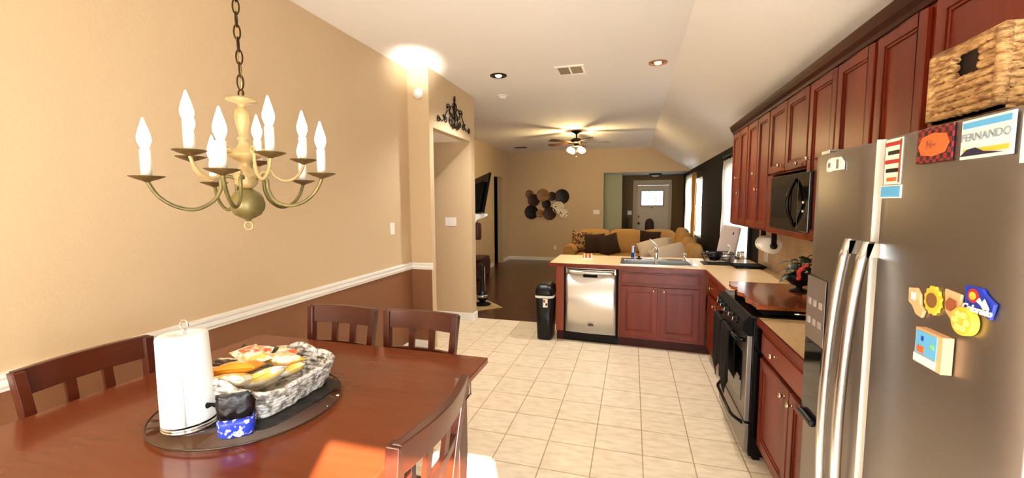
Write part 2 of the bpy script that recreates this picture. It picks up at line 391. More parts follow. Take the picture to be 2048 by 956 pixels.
# left wall: tan above the rail, brown below
mb = MB().box(XL-0.12, XL, YB-0.12, 4.09, 0.93, H).m(1).box(XL-0.12, XL, YB-0.12, 4.09, 0.0, 0.93)
struct('wall_left', mb, [M['wall'], M['wall_low']])
mb = MB().box(XL-0.12, XP, 4.09, 4.18, 0.93, H).m(1).box(XL-0.12, XP-0.004, 4.09, 4.18, 0.0, 0.93).m(0).box(XP-0.004, XP, 4.0901, 4.18, 0, 0.93)
struct('wall_jog', mb, [M['wall'], M['wall_low']])
struct('wall_hall_header', bx(XP-0.10, XP, 4.18, 5.28, 2.43, H), M['wall'])
struct('wall_hall', bx(-3.7, XP, 5.28, 5.41, 0, H), M['wall'])
struct('wall_hall_left', bx(-3.42, -3.3, 4.0, 5.28, 0, H), M['wall'])
struct('wall_hall_near', bx(-3.3, XL-0.12, 4.09, 4.18, 0, H), M['wall'])
# moulded rail on the left wall
def railprof(x, y0, y1, along='y'):
    m_ = MB(); pr = [(0, 0.893), (0.012, 0.893), (0.014, 0.905), (0.024, 0.915), (0.024, 0.930), (0.016, 0.938), (0.030, 0.952), (0.030, 0.965), (0, 0.968)]
    if along == 'y': yprism(m_, [(x+a, z) for a, z in pr], y0, y1)
    else:
        n = len(pr); vs = [(y0, x-a, z) for a, z in pr] + [(y1, x-a, z) for a, z in pr]
        m_.add(vs, [list(range(n)), list(range(n, 2*n))[::-1]] + [(i, (i+1) % n, n+(i+1) % n, n+i) for i in range(n)])
    return m_
struct('trim_1', railprof(XL, YB, 4.09), M['trim']); struct('trim_2', railprof(4.09, XL, XP+0.012, 'x'), M['trim'])
def baseboard(name, x0, x1, y0, y1, h=0.10): struct(name, bx(x0, x1, y0, y1, 0, h), M['trim'], bevel=0.004)
baseboard('baseboard_left', XL, XL+0.015, YB, 4.075)
baseboard('baseboard_jog', XL+0.015, XP+0.0, 4.075, 4.09)
baseboard('baseboard_hall', -3.3, XP+0.015, 5.265, 5.28)
baseboard('baseboard_hall_end', XP, XP+0.015, 5.281, 5.425)
# living room shell
XLL = -3.40
def ywall(m_, x0, x1, y0, y1, z0, z1, holes):   # wall in the y direction with rectangular holes (y0,y1,z0,z1)
    ys = sorted({y0, y1, *[h[0] for h in holes], *[h[1] for h in holes]})
    for a, b in zip(ys, ys[1:]):
        hs = [h for h in holes if h[0] <= a and h[1] >= b]
        if not hs: m_.box(x0, x1, a, b, z0, z1)
        for h in hs:
            if h[2] > z0: m_.box(x0, x1, a, b, z0, h[2])
            if h[3] < z1: m_.box(x0, x1, a, b, h[3], z1)
mb = MB(); ywall(mb, XLL-0.12, XLL, 5.41, YF, 0, H, [(10.08, 10.78, 0, 2.30)]); struct('wall_living_left', mb, M['wall'])
mb = MB().box(-4.6, -0.76, YF, YF+0.12, 0, H).box(-0.76, 1.5, YF, YF+0.12, 2.40, H)
struct('wall_far', mb, M['wall'])
struct('wall_foyer_return', bx(-1.0, -0.29, 11.9, 12.0, 0, 2.40), M['wall_sage_lit'])
struct('wall_foyer_left', bx(-1.0, -0.9, YF+0.12, 11.9, 0, 2.40), M['wall_sage_lit'])
mb = MB()
def xwall(m_, y0, y1, x0, x1, z0, z1, holes):
    xs = sorted({x0, x1, *[h[0] for h in holes], *[h[1] for h in holes]})
    for a, b in zip(xs, xs[1:]):
        hs = [h for h in holes if h[0] <= a and h[1] >= b]
        if not hs: m_.box(a, b, y0, y1, z0, z1)
        for h in hs:
            if h[2] > z0: m_.box(a, b, y0, y1, z0, h[2])
            if h[3] < z1: m_.box(a, b, y0, y1, h[3], z1)
xwall(mb, 12.8, 12.92, -1.0, 1.5, 0, 2.40, [(0.10, 1.01, 0, 2.12)]); struct('wall_foyer', mb, M['wall_foyer'])
struct('wall_foyer_side', bx(-1.0, -0.9, 12.0, 12.8, 0, 2.40), M['wall_foyer'])
struct('wall_den', MB().box(-4.6, -4.5, 9.6, YF, 0, H).box(-4.5, XLL-0.12, 9.6, 9.7, 0, H).box(-4.5, XLL-0.3, YF-0.02, YF-0.001, 0, H), M['wall_dark'])  # dark wall colour stands in for the shade of the unlit den
baseboard('baseboard_far', XLL, -0.76, YF-0.015, YF)
baseboard('baseboard_living_left', XLL, XLL+0.015, 10.86, YF-0.015); baseboard('baseboard_living_near', XLL, XLL+0.015, 8.9, 10.0)
struct('trim_3', MB().box(XLL, XLL+0.02, 10.78, 10.86, 0, 2.38).box(XLL, XLL+0.02, 10.0, 10.08, 0, 2.38).box(XLL, XLL+0.02, 10.08, 10.78, 2.30, 2.38), M['wall'])
# right wall: painted and tiled kitchen length, dark accent length with two windows
mb = MB().box(XR, XR+0.12, YB, 5.30, 1.37, 2.6).m(1).box(XR, XR+0.12, YB, 5.30, 0, 1.37)
struct('wall_right', mb, [M['wall'], M['backsplash']])
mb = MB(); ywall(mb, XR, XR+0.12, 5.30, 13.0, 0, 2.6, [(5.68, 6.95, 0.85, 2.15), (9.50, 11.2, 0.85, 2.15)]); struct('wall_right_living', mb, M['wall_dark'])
# wall behind the viewpoint with patio door opening and a window added for soft light
mb = MB(); xwall(mb, YB-0.12, YB, -2.46, 1.5, 0, 3.1, [(-0.032, 0.73, 0, 2.165), (-1.95, -0.45, 0.8, 2.1)]); struct('wall_back', mb, M['wall'])

def window_y(name, y0, y1, z0, z1):   # window in the right-hand wall
    m_ = MB()
    for a, b in ((y0, y0+0.05), (y1-0.05, y1)): m_.box(XR+0.03, XR+0.08, a, b, z0, z1)
    for a, b in ((z0, z0+0.05), (z1-0.05, z1), ((z0+z1)/2-0.02, (z0+z1)/2+0.02)): m_.box(XR+0.03, XR+0.08, y0+0.05, y1-0.05, a, b)
    o = struct(name, m_, M['trim']); obj('pane', MB().box(XR+0.05, XR+0.056, y0+0.05, y1-0.05, z0+0.05, z1-0.05), M['glass'], o)
    return o
struct('sun_blocker', bx(1.501, 2.9, YB, 13.0, 2.52, 2.6), M['ceil'])  # unseen slab added outside to keep sun out of the right-hand windows
window_y('window_1', 5.68, 6.95, 0.85, 2.15); window_y('window_2', 9.50, 11.2, 0.85, 2.15)
struct('trim_4', MB().box(XR-0.03, XR, 5.60, 5.68, 0.78, 2.22).box(XR-0.03, XR, 5.68, 6.95, 2.15, 2.22), M['wall_dark'])
m_ = MB()
for a, b in ((-1.95, -1.90), (-0.50, -0.45), (-1.225, -1.175)): m_.box(a, b, YB-0.09, YB-0.03, 0.8, 2.1)
for a, b in ((0.8, 0.85), (2.05, 2.1)): m_.box(-1.9, -0.5, YB-0.09, YB-0.03, a, b)
o = struct('window_3_added', m_, M['trim'])
# unseen window and shade, added for soft daylight without direct sun
obj('shade', MB().box(-1.94, -0.46, YB-0.02, YB-0.015, 0.80, 2.1), sheer_mat('roller_shade', '#F3EADB', 0.8), o)

# ------------------------------------------------------------------ front door
m_ = MB().box(-0.0, 0.13, 12.76, 12.80, 0, 2.12).box(0.985, 1.06, 12.76, 12.80, 0, 2.12).box(-0.0+0.005, 1.05, 12.76, 12.80, 2.105, 2.25)
struct('trim_5', m_, mat('door_casing', '#B7A48A', 0.5), bevel=0.003)
dm = mat('door_paint', '#CFBEA8', 0.5)
dt = MB()
DX0, DX1 = 0.101, 1.009
dt.box(DX0, 0.235, 12.82, 12.86, 0.005, 2.10).box(0.835, DX1, 12.82, 12.86, 0.005, 2.10)
dt.box(0.235, 0.835, 12.82, 12.86, 1.945, 2.10).box(0.235, 0.835, 12.82, 12.86, 1.38, 1.525).box(0.235, 0.835, 12.82, 12.86, 0.005, 0.22)
dt.box(0.50, 0.57, 12.82, 12.86, 0.22, 1.38).box(0.235, 0.835, 12.835, 12.85, 0.22, 1.38)
d1 = struct('door_1', dt, dm, bevel=0.004)
g = MB()
for k in (1, 2): g.box(0.235+0.2*k-0.006, 0.235+0.2*k+0.006, 12.825, 12.835, 1.525, 1.945)
g.box(0.235, 0.835, 12.825, 12.835, 1.729, 1.741)
for a in ((0.215, 0.24, 1.505, 1.965), (0.83, 0.855, 1.505, 1.965), (0.24, 0.83, 1.505, 1.53), (0.24, 0.83, 1.94, 1.965)): g.box(a[0], a[1], 12.81, 12.83, a[2], a[3])
obj('window_grille', g, mat('grille_dark', '#5A4F44', 0.5), d1)
obj('pane', MB().box(0.236, 0.834, 12.838, 12.844, 1.526, 1.944), M['glass'], d1)
kb = MB().lathe([(0.001, 12.745), (0.022, 12.75), (0.028, 12.77), (0.02, 12.79), (0.03, 12.80), (0.032, 12.82)], (0.17, 0, 0.995), 14, 'y')
for v in kb.v: pass
obj('door_knob', MB().T(Matrix.Translation((0.17, 0, 1.0))).lathe([(0.001, 12.745), (0.022, 12.75), (0.028, 12.77), (0.02, 12.79), (0.03, 12.80), (0.032, 12.82)], (0, 0, 0), 14, 'y'), M['bronze'], d1)
obj('deadbolt', MB().T(Matrix.Translation((0.17, 0, 1.2))).lathe([(0.001, 12.78), (0.03, 12.785), (0.034, 12.81), (0.034, 12.82)], (0, 0, 0), 14, 'y'), M['nickel'], d1)
obj('peephole', MB().T(Matrix.Translation((0.53, 0, 1.465))).lathe([(0.001, 12.805), (0.018, 12.81), (0.02, 12.82)], (0, 0, 0), 10, 'y'), M['brass'], d1)

# patio door behind the viewpoint
pd = struct('door_2', MB().box(-0.032, -0.0, YB-0.08, YB-0.03, 0, 2.16).box(0.70, 0.73, YB-0.08, YB-0.03, 0, 2.16).box(0, 0.70, YB-0.08, YB-0.03, 2.14, 2.165).box(0, 0.70, YB-0.08, YB-0.03, 0, 0.03), M['trim'])
obj('pane', MB().box(0.0, 0.70, YB-0.06, YB-0.055, 0.03, 2.14), M['glass'], pd)

# ------------------------------------------------------------------ curtains
def curtain(name, y0, y1, z0, z1, x, m_, label, flare=0.0, n=40, amp=0.02, waves=5):
    mbb = MB(); rings = []
    for k in range(13):
        t = k/12; z = z1 + (z0-z1)*t; w = flare*t
        ring = []
        for i in range(n+1):
            s = i/n; y = (y0 - w) + (y1 + w*0.3 - y0 + w)*s
            ring.append((x + amp*math.sin(s*waves*2*PI) + 0.006*math.sin(k*1.3+s*9), y, z))
        rings.append(ring)
    mbb.loft(rings, closed=False)
    o = obj(name, mbb, m_)
    sm = o.modifiers.new('thick', 'SOLIDIFY'); sm.thickness = 0.003
    o['label'] = label; o['category'] = 'curtain'; return o
curtain('curtain', 6.10, 6.96, 0.35, 2.22, 1.30, M['sheer'], 'white sheer curtain on the window nearest the kitchen cabinets', 0.03)
curtain('curtain', 10.15, 11.30, 0.30, 2.24, 1.27, M['sheer'], 'white curtain panel on the far window, left of the tan panel', 0.0, waves=8)
curtain('curtain', 9.72, 10.12, 0.30, 2.26, 1.27, M['tan_curtain'], 'narrow tan curtain panel hanging on the far window', -0.02, waves=3)
for y0, y1, nm in ((9.35, 11.40, 'dark curtain rod over the far window'), (5.62, 7.0, 'dark curtain rod over the window beside the kitchen cabinets')):
    t = thing('curtain_rod', nm, 'curtain rod', (1.28, y0, 2.27))
    obj('rod', MB().tube([(1.28, y0, 2.27), (1.28, y1, 2.27)], 0.011), M['bronze'], t, world=True)
    for yy in (y0, y1): obj('finial', MB().ball((1.28, yy, 2.27), 0.024, 10, 8), M['bronze'], t, world=True)
    for yy in (y0+0.15, y1-0.1): obj('bracket', MB().box(1.28, XR, yy-0.008, yy+0.008, 2.262, 2.278), M['bronze'], t, world=True)

# ------------------------------------------------------------------ cabinets
def knob(parent, p, n, r=0.015, m_=None):
    n = Vector(n).normalized(); q = n.to_track_quat('Z', 'Y').to_matrix().to_4x4()
    mbb = MB().T(Matrix.Translation(p) @ q).lathe([(r*0.6, 0), (r*0.35, 0.004), (r*0.33, 0.012), (r*0.9, 0.018), (r, 0.023), (r*0.8, 0.029), (0.0005, 0.031)], seg=14)
    return obj('knob', mbb, m_ or M['nickel'], parent, world=True)
def panel_door(parent, name, F, w, z0, z1, material, fw=0.055, knob_at=None):
    """framed door in frame F (x along the front, y into the cabinet): four raised sides around a recessed panel"""
    m_ = MB().T(F)
    m_.box(0, fw, -0.02, 0, z0, z1).box(w-fw, w, -0.02, 0, z0, z1)
    m_.box(fw, w-fw, -0.02, 0, z0, z0+fw).box(fw, w-fw, -0.02, 0, z1-fw, z1)
    i = 0.012
    for a in ((fw, fw+i, z0+fw, z1-fw), (w-fw-i, w-fw, z0+fw, z1-fw), (fw+i, w-fw-i, z0+fw, z0+fw+i), (fw+i, w-fw-i, z1-fw-i, z1-fw)):
        m_.box(a[0], a[1], -0.015, 0, a[2], a[3])
    m_.box(fw+i, w-fw-i, -0.009, 0, z0+fw+i, z1-fw-i)
    d = obj(name, m_, material, parent, world=True, bevel=0.003)
    if knob_at:
        n = -(F.to_3x3() @ Vector((0, 1, 0)))
        kb_ = knob(d, F @ Vector((knob_at[0], -0.02, knob_at[1])), n)
    return d
def flat_front(parent, name, F, w, z0, z1, material, knob_at=None):
    m_ = MB().T(F).box(0, w, -0.014, 0, z0, z1).box(0.014, w-0.014, -0.021, -0.014, z0+0.014, z1-0.014)
    d = obj(name, m_, material, parent, world=True, bevel=0.003)
    if knob_at: knob(d, F @ Vector((knob_at[0], -0.021, knob_at[1])), -(F.to_3x3() @ Vector((0, 1, 0))))
    return d

# upper cabinets on the right wall (fronts face -x)
UF = 1.06
uppers = [  # y_near, y_far, z0, doors [(y0, y1)], knobs (y per door, z), label
 (4.50, 5.14, 1.37, [(4.82, 5.12), (4.515, 4.805)], [(4.86, 1.86), (4.76, 1.70)], 'tall cherry wall cabinet at the far end of the row, beside the white curtain'),
 (3.84, 4.495, 1.37, [(4.175, 4.485), (3.85, 4.16)], [(4.20, 1.86), (4.12, 1.72)], 'cherry wall cabinet, second from the far end, left of the microwave'),
 (3.06, 3.835, 1.82, [(3.455, 3.825), (3.07, 3.44)], [(3.53, 1.875), (3.17, 1.86)], 'cherry wall cabinet above the black microwave'),
 (2.325, 3.055, 1.37, [(2.70, 3.045), (2.34, 2.685)], [(3.0, 1.875), (2.39, 1.6)], 'cherry wall cabinet between the microwave cabinet and the fridge'),
 (1.965, 2.32, 1.37, [(1.985, 2.31)], [(2.27, 1.6)], 'single door cherry wall cabinet just before the fridge'),
 (1.02, 1.955, 1.82, [(1.50, 1.935), (1.04, 1.485)], [(1.55, 1.87), (1.44, 1.87)], 'cherry cabinet over the fridge, behind the woven basket'),
]
for y0, y1, z0, doors, kn, lab in uppers:
    t = thing('wall_cabinet', lab, 'kitchen cabinet', (1.22, (y0+y1)/2, z0), group='cherry wall cabinets along the right wall')
    obj('cabinet_box', MB().box(UF, XR-0.002, y0, y1, z0, 2.365), M['cab'], t, world=True, bevel=0.002)
    for (a, b), k in zip(doors, kn):
        F = frame((UF-0.001, b, 0), (0, -1, 0), (-1, 0, 0))
        panel_door(t, 'door', F, b-a, z0+0.015, 2.33, M['cab'], 0.05, (b-k[0], k[1]))
cm = MB()
prof = [(UF, 2.34), (UF-0.012, 2.345), (UF-0.016, 2.365), (UF-0.034, 2.385), (UF-0.044, 2.41), (UF-0.05, 2.43), (UF, 2.43)]
yprism(cm, prof, 1.0, 5.18)
cm.box(UF, 1.36, 5.141, 5.18, 2.34, 2.40).box(UF, 1.30, 1.0, 5.141, 2.366, 2.42)
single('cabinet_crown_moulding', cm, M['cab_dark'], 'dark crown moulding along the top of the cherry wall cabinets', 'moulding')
# microwave built in under its cabinet
t = thing('microwave', 'black built-in microwave under the wall cabinets', 'microwave', (1.2, 3.3, 1.42))
obj('housing', MB().box(1.045, XR-0.002, 2.95, 3.68, 1.415, 1.80), M['blackp'], t, world=True)
obj('door', MB().box(1.025, 1.045, 3.13, 3.68, 1.42, 1.795), M['black'], t, world=True, bevel=0.004)
obj('door_window', MB().box(1.022, 1.025, 3.24, 3.63, 1.50, 1.72), mat('microwave_window', '#1A130D', 0.4, spec=0.1), t, world=True)
obj('control_panel', MB().box(1.025, 1.045, 2.95, 3.126, 1.42, 1.795), M['darkglass'], t, world=True, bevel=0.004)
hp = [(1.022 - 0.045*math.sin(PI*k/12), 3.16, 1.45 + 0.31*k/12) for k in range(13)]
obj('handle', MB().tube(hp, 0.011), M['black'], t, world=True)
for z_ in (1.6, 1.545): obj('button', MB().box(1.021, 1.025, 3.02, 3.035, z_, z_+0.014), M['white'], t, world=True)
single('microwave_shelf', MB().box(1.04, XR-0.002, 2.93, 3.83, 1.37, 1.412).box(1.04, XR-0.002, 3.70, 3.83, 1.413, 1.815), M['cab'], 'cherry shelf and stile that hold the built-in microwave', 'shelf', bevel=0.003)
# paper towel holder under the cabinets
t = thing('paper_towel_holder', 'white paper towel roll on a black holder under the wall cabinets', 'paper towel holder', (1.2, 4.35, 1.37))
obj('roll', MB().lathe([(0.02, 4.14), (0.072, 4.14), (0.072, 4.42), (0.02, 4.42)], (1.19, 0, 1.225), 24, 'y'), M['paper'], t, world=True)
obj('bracket', MB().box(1.17, 1.21, 4.118, 4.132, 1.20, 1.369).lathe([(0.001, 4.11), (0.028, 4.112), (0.028, 4.132), (0.001, 4.134)], (1.19, 0, 1.225), 16, 'y').box(1.17, 1.21, 4.43, 4.444, 1.20, 1.369).tube([(1.19, 4.13, 1.225), (1.19, 4.44, 1.225)], 0.012), M['blackp'], t, world=True)

# ------------------------------------------------------------------ base cabinets
TH = -math.radians(3.6)       # the peninsula runs very slightly out of square
PO = (0.755, 4.70)
def pen(name, label, cat, group=None): return thing(name, label, cat, (PO[0], PO[1], 0), TH, group)
# all in the peninsula's own frame: x to the right (negative = left), y away from the cook
def padd(t, name, m_, mt, **kw): return obj(name, m_, mt, t, **kw)
PF = Matrix.Translation((PO[0], PO[1], 0)) @ Matrix.Rotation(TH, 4, 'Z')
t = pen('sink_cabinet', 'cherry sink cabinet with two doors under the peninsula worktop', 'kitchen cabinet')
padd(t, 'cabinet_box', MB().box(-0.895, 0.0, 0.0, 0.02, 0.10, 0.874).box(-0.895, -0.877, 0.02, 0.55, 0.10, 0.874).box(-0.018, 0.0, 0.02, 0.55, 0.10, 0.874).box(-0.877, -0.018, 0.02, 0.55, 0.10, 0.118), M['cab'], bevel=0.002)
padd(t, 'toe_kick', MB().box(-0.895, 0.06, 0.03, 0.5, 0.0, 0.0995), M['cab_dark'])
F0 = PF @ frame((-0.865, 0, 0), (1, 0, 0), (0, -1, 0))
flat_front(t, 'false_drawer', F0, 0.80, 0.72, 0.845, M['cab_h'])
panel_door(t, 'door', F0, 0.385, 0.135, 0.69, M['cab'], 0.055, (0.345, 0.655))
F1 = PF @ frame((-0.45, 0, 0), (1, 0, 0), (0, -1, 0))
panel_door(t, 'door', F1, 0.385, 0.135, 0.69, M['cab'], 0.055, (0.04, 0.655))
t = pen('end_panel', 'cherry end post of the peninsula beside the black trash can', 'cabinet panel')
padd(t, 'post', MB().box(-1.61, -1.515, 0.0, 0.75, 0.11, 0.874), wood_mat('end_panel_wood', '#7A2A10', '#96401C', 'z', 5, 0.35, 0.2), bevel=0.003)
padd(t, 'plinth', MB().box(-1.60, -1.515, 0.02, 0.75, 0, 0.1095), M['cab_dark'])
single('peninsula_back_panel', MB().T(PF).box(-1.514, 0.0, 0.60, 0.75, 0, 0.874), M['cab'], 'cherry back panel of the peninsula facing the sofa', 'cabinet panel')
# dishwasher
t = pen('dishwasher', 'stainless steel dishwasher in the peninsula, left of the sink cabinet', 'dishwasher')
padd(t, 'tub', MB().box(-1.51, -0.90, 0.005, 0.57, 0.10, 0.872), M['blackm'])
dr = MB()
n = 16; x0, x1 = -1.49, -0.92
rings = []
for z_ in (0.115, 0.80):
    rings.append([(x0+(x1-x0)*i/n, -0.018-0.016*math.sin(PI*i/n), z_) for i in range(n+1)] + [(x1, 0.004, z_), (x0, 0.004, z_)])
dr.loft(rings, closed=True)
padd(t, 'door', dr, M['steel_v'])
padd(t, 'control_strip', MB().box(x0, x1, -0.02, 0.004, 0.835, 0.868).box(x0, x1, -0.008, 0.004, 0.801, 0.834), [M['steel_light']], bevel=0.002)
rings = []
for z_ in (0.803, 0.832):
    rings.append([(x0+0.02+(x1-x0-0.04)*i/n, -0.02-0.03*math.sin(PI*i/n)**0.6*(1 if z_ < 0.82 else 0.8), z_) for i in range(n+1)] + [(x1-0.02, -0.012, z_), (x0+0.02, -0.012, z_)])
padd(t, 'handle', MB().loft(rings), M['steel_light'])
padd(t, 'vent_slot', MB().box(x0+0.015, x1-0.015, -0.0215, -0.019, 0.846, 0.858), M['blackm'])
padd(t, 'pull_recess', MB().prism([(-1.285, 0.765), (-1.125, 0.765), (-1.115, 0.80), (-1.295, 0.80)], -0.037, -0.02, 'x') if False else MB().box(-1.285, -1.125, -0.0365, -0.02, 0.768, 0.800), M['blackm'], bevel=0.004)
padd(t, 'kick_plate', MB().box(-1.51, -0.90, 0.02, 0.05, 0.0, 0.0995), M['black'])
bd = padd(t, 'badge', MB().box(-1.225, -1.165, -0.0365, -0.033, 0.205, 0.222), M['blackm'])
text('badge_lettering', 'MAYTAG', 0.012, PF @ tframe((-1.195, -0.037, 0.213), (1, 0, 0)), M['steel_light'], bd)

# right-hand run, beyond the stove
def base_unit(label, y0, y1, fronts, doors, group=None, ye=None):
    t = thing('base_cabinet', label, 'kitchen cabinet', (1.07, (y0+y1)/2, 0), group=group)
    obj('cabinet_box', MB().box(0.775, XR-0.002, y0, y1, 0.10, 0.874), M['cab'], t, world=True, bevel=0.002)
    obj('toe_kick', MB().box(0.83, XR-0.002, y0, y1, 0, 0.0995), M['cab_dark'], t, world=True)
    for a, b, k in fronts:
        flat_front(t, 'drawer', frame((0.774, b, 0), (0, -1, 0), (-1, 0, 0)), b-a, 0.705, 0.845, M['cab_h'], (b-k, 0.775))
    for a, b, k in doors:
        panel_door(t, 'door', frame((0.774, b, 0), (0, -1, 0), (-1, 0, 0)), b-a, 0.135, 0.68, M['cab'], 0.055, (b-k, 0.635))
    return t
base_unit('cherry base cabinet in the corner between the sink cabinet and the stove', 3.57, 4.70, [(4.14, 4.60, 4.37), (3.60, 4.10, 3.95)], [(4.14, 4.60, 4.20), (3.60, 4.10, 4.05)])
base_unit('cherry base cabinet between the stove and the fridge', 1.97, 2.785, [(2.0, 2.76, 2.50)], [(2.285, 2.76, 2.33), (2.0, 2.27, 2.225)])

# worktops
wt = thing('worktop', 'beige laminate worktop of the peninsula running on to the stove', 'worktop', (0.3, 5.1, 0.875))
ZT = 0.915
m_ = MB()
fl_ = lambda x: 4.79 - (x + 0.93)*0.0721
SX0, SX1, SY0, SY1 = -0.10, 0.665, 4.86, 5.34
m_.prism([(-0.925, fl_(-0.925)), (SX0, fl_(SX0)), (SX0, 5.585), (-0.925, 5.575)], 0.876, ZT)
m_.prism([(SX0, fl_(SX0)), (SX1, fl_(SX1)), (SX1, SY0), (SX0, SY0)], 0.876, ZT)
m_.prism([(SX0, SY1), (SX1, SY1), (SX1, 5.59), (SX0, 5.585)], 0.876, ZT)
m_.prism([(SX1, fl_(SX1)), (0.745, fl_(0.745)), (XR-0.012, fl_(0.745)), (XR-0.012, 5.595), (SX1, 5.59)], 0.876, ZT)
m_.box(0.745, XR-0.012, 3.57, fl_(0.745), 0.876, ZT)
obj('surface', m_, M['laminate'], wt, world=True)
obj('front_edge', MB().prism([(-0.925, fl_(-0.925)), (0.745, fl_(0.745)), (0.733, fl_(0.745)-0.012), (-0.937, fl_(-0.925)-0.012)], 0.874, ZT-0.001).box(0.733, 0.745, 3.57, fl_(0.745)-0.011, 0.874, ZT-0.001)
    .prism([(-0.937, fl_(-0.925)-0.012), (-0.925, fl_(-0.925)), (-0.925, 5.575), (-0.937, 5.575)], 0.874, ZT-0.001), M['cab_h'], wt, world=True, label='cherry wood front edge')
wt = thing('worktop', 'small beige laminate worktop between the stove and the fridge', 'worktop', (1.05, 2.4, 0.875))
obj('surface', MB().box(0.745, XR-0.012, 1.97, 2.785, 0.876, ZT), M['laminate'], wt, world=True)
obj('front_edge', MB().box(0.733, 0.745, 1.97, 2.785, 0.874, ZT-0.001), M['cab_h'], wt, world=True, label='cherry wood front edge')

# sink
t = thing('kitchen_sink', 'double bowl stainless steel sink set in the peninsula worktop', 'sink', (0.28, 5.1, ZT))
rim = MB(); zt = ZT+0.0005; hh = 0.006
X = [-0.125, -0.085, 0.255, 0.285, 0.635, 0.69]; Y = [4.835, 4.875, 5.255, 5.375]
for i in range(5):
    for j in range(3):
        if i in (1, 3) and j == 1: continue
        rim.box(X[i], X[i+1], Y[j], Y[j+1], zt, zt+hh)
obj('rim', rim, M['steel_light'], t, world=True)
for a, b in ((X[1], X[2]), (X[3], X[4])):
    bl = MB()
    for p in ((a, a+0.004, Y[1], Y[2]), (b-0.004, b, Y[1], Y[2]), (a+0.004, b-0.004, Y[1], Y[1]+0.004), (a+0.004, b-0.004, Y[2]-0.004, Y[2])): bl.box(*p, 0.78, zt-0.0002)
    bl.box(a, b, Y[1], Y[2], 0.776, 0.78)
    bo = obj('bowl', bl, M['steel_light'], t, world=True)
    obj('drain', MB().lathe([(0.04, 0.7805), (0.04, 0.783), (0.02, 0.782)], ((a+b)/2, 5.07, 0), 16), M['chrome'], bo, world=True)
zs = zt+hh
t = thing('faucet', 'single lever chrome faucet behind the peninsula sink', 'faucet', (0.285, 5.31, zs))
obj('deck_plate', MB().box(0.16, 0.41, 5.285, 5.335, zs, zs+0.008), M['chrome'], t, world=True, bevel=0.004)
obj('body', MB().lathe([(0.028, zs+0.008), (0.024, zs+0.03), (0.023, zs+0.12), (0.026, zs+0.135), (0.015, zs+0.15), (0.001, zs+0.152)], (0.285, 5.31, 0), 18), M['chrome'], t, world=True)
obj('spout', MB().tube([(0.285, 5.305, zs+0.09), (0.27, 5.25, zs+0.125), (0.245, 5.16, zs+0.15), (0.23, 5.10, zs+0.14), (0.225, 5.085, zs+0.115)], [0.016, 0.015, 0.014, 0.015, 0.017], 12), M['nickel'], t, world=True)
obj('lever', MB().tube([(0.287, 5.31, zs+0.15), (0.265, 5.31, zs+0.19), (0.225, 5.31, zs+0.235), (0.20, 5.31, zs+0.245)], [0.012, 0.009, 0.008, 0.010], 10), M['chrome'], t, world=True)
single('side_sprayer', MB().lathe([(0.024, zs), (0.022, zs+0.012), (0.015, zs+0.02), (0.017, zs+0.06), (0.019, zs+0.085), (0.001, zs+0.09)], (0.60, 5.31, 0), 14), M['chrome'], 'small chrome sprayer right of the faucet', 'sprayer')
single('sink_stopper', MB().lathe([(0.034, ZT+0.0075), (0.036, ZT+0.014), (0.012, ZT+0.02), (0.012, ZT+0.03), (0.02, ZT+0.036), (0.001, ZT+0.037)], (0.085, 5.345, 0), 16), M['blackp'], 'black rubber sink stopper beside the blue can', 'stopper')
# drink can
t = thing('drink_can', 'tall slim blue and silver drink can behind the sink', 'can', (0.015, 5.43, ZT))
mc = MB()
prof = [(0.022, 0), (0.0265, 0.006), (0.0265, 0.14), (0.023, 0.152), (0.022, 0.157)]
segs = 24
for k in range(segs):   # blue and silver fields meet on a slant, like the print
    a0, a1 = 2*PI*k/segs, 2*PI*(k+1)/segs
    for (r0, z0), (r1, z1) in [((0.0265, 0.006 + 0.134*i/6), (0.0265, 0.006 + 0.134*(i+1)/6)) for i in range(6)]:
        am = (a0+a1)/2; zm = (z0+z1)/2
        mc.m(0 if (math.cos(am*2 + 0.3) > 0) == (zm > 0.07) else 1)
        mc.add([(r0*math.cos(a0), r0*math.sin(a0), z0), (r0*math.cos(a1), r0*math.sin(a1), z0), (r1*math.cos(a1), r1*math.sin(a1), z1), (r1*math.cos(a0), r1*math.sin(a0), z1)], [(0, 1, 2, 3)], True)
mc.m(1).lathe([(0.020, 0), (0.0265, 0.0059)], seg=24).lathe([(0.0265, 0.1401), (0.023, 0.152), (0.022, 0.156), (0.020, 0.153)], seg=24)
obj('can_body', mc, [mat('can_blue', '#1C3C8C', 0.25, 0.7), mat('can_silver', '#C8CCD2', 0.25, 0.9)], t)
obj('pull_tab', MB().box(-0.006, 0.006, -0.012, 0.008, 0.1535, 0.1555), M['steel_light'], t)
# little pack with orange and white bars
t = thing('striped_pack', 'small open pack of orange, white and brown sticks at the left end of the peninsula', 'snack pack', (-0.53, 5.22, ZT))
obj('tray', MB().box(-0.06, 0.06, -0.02, 0.02, 0, 0.012), M['offwhite'], t)
for k in range(8): obj('stick', MB().box(-0.056+0.0145*k, -0.045+0.0145*k, -0.012, 0.012, 0.0122, 0.06 + 0.006*(k % 2)), [M['orange'], M['offwhite'], M['rust']][k % 3], t)

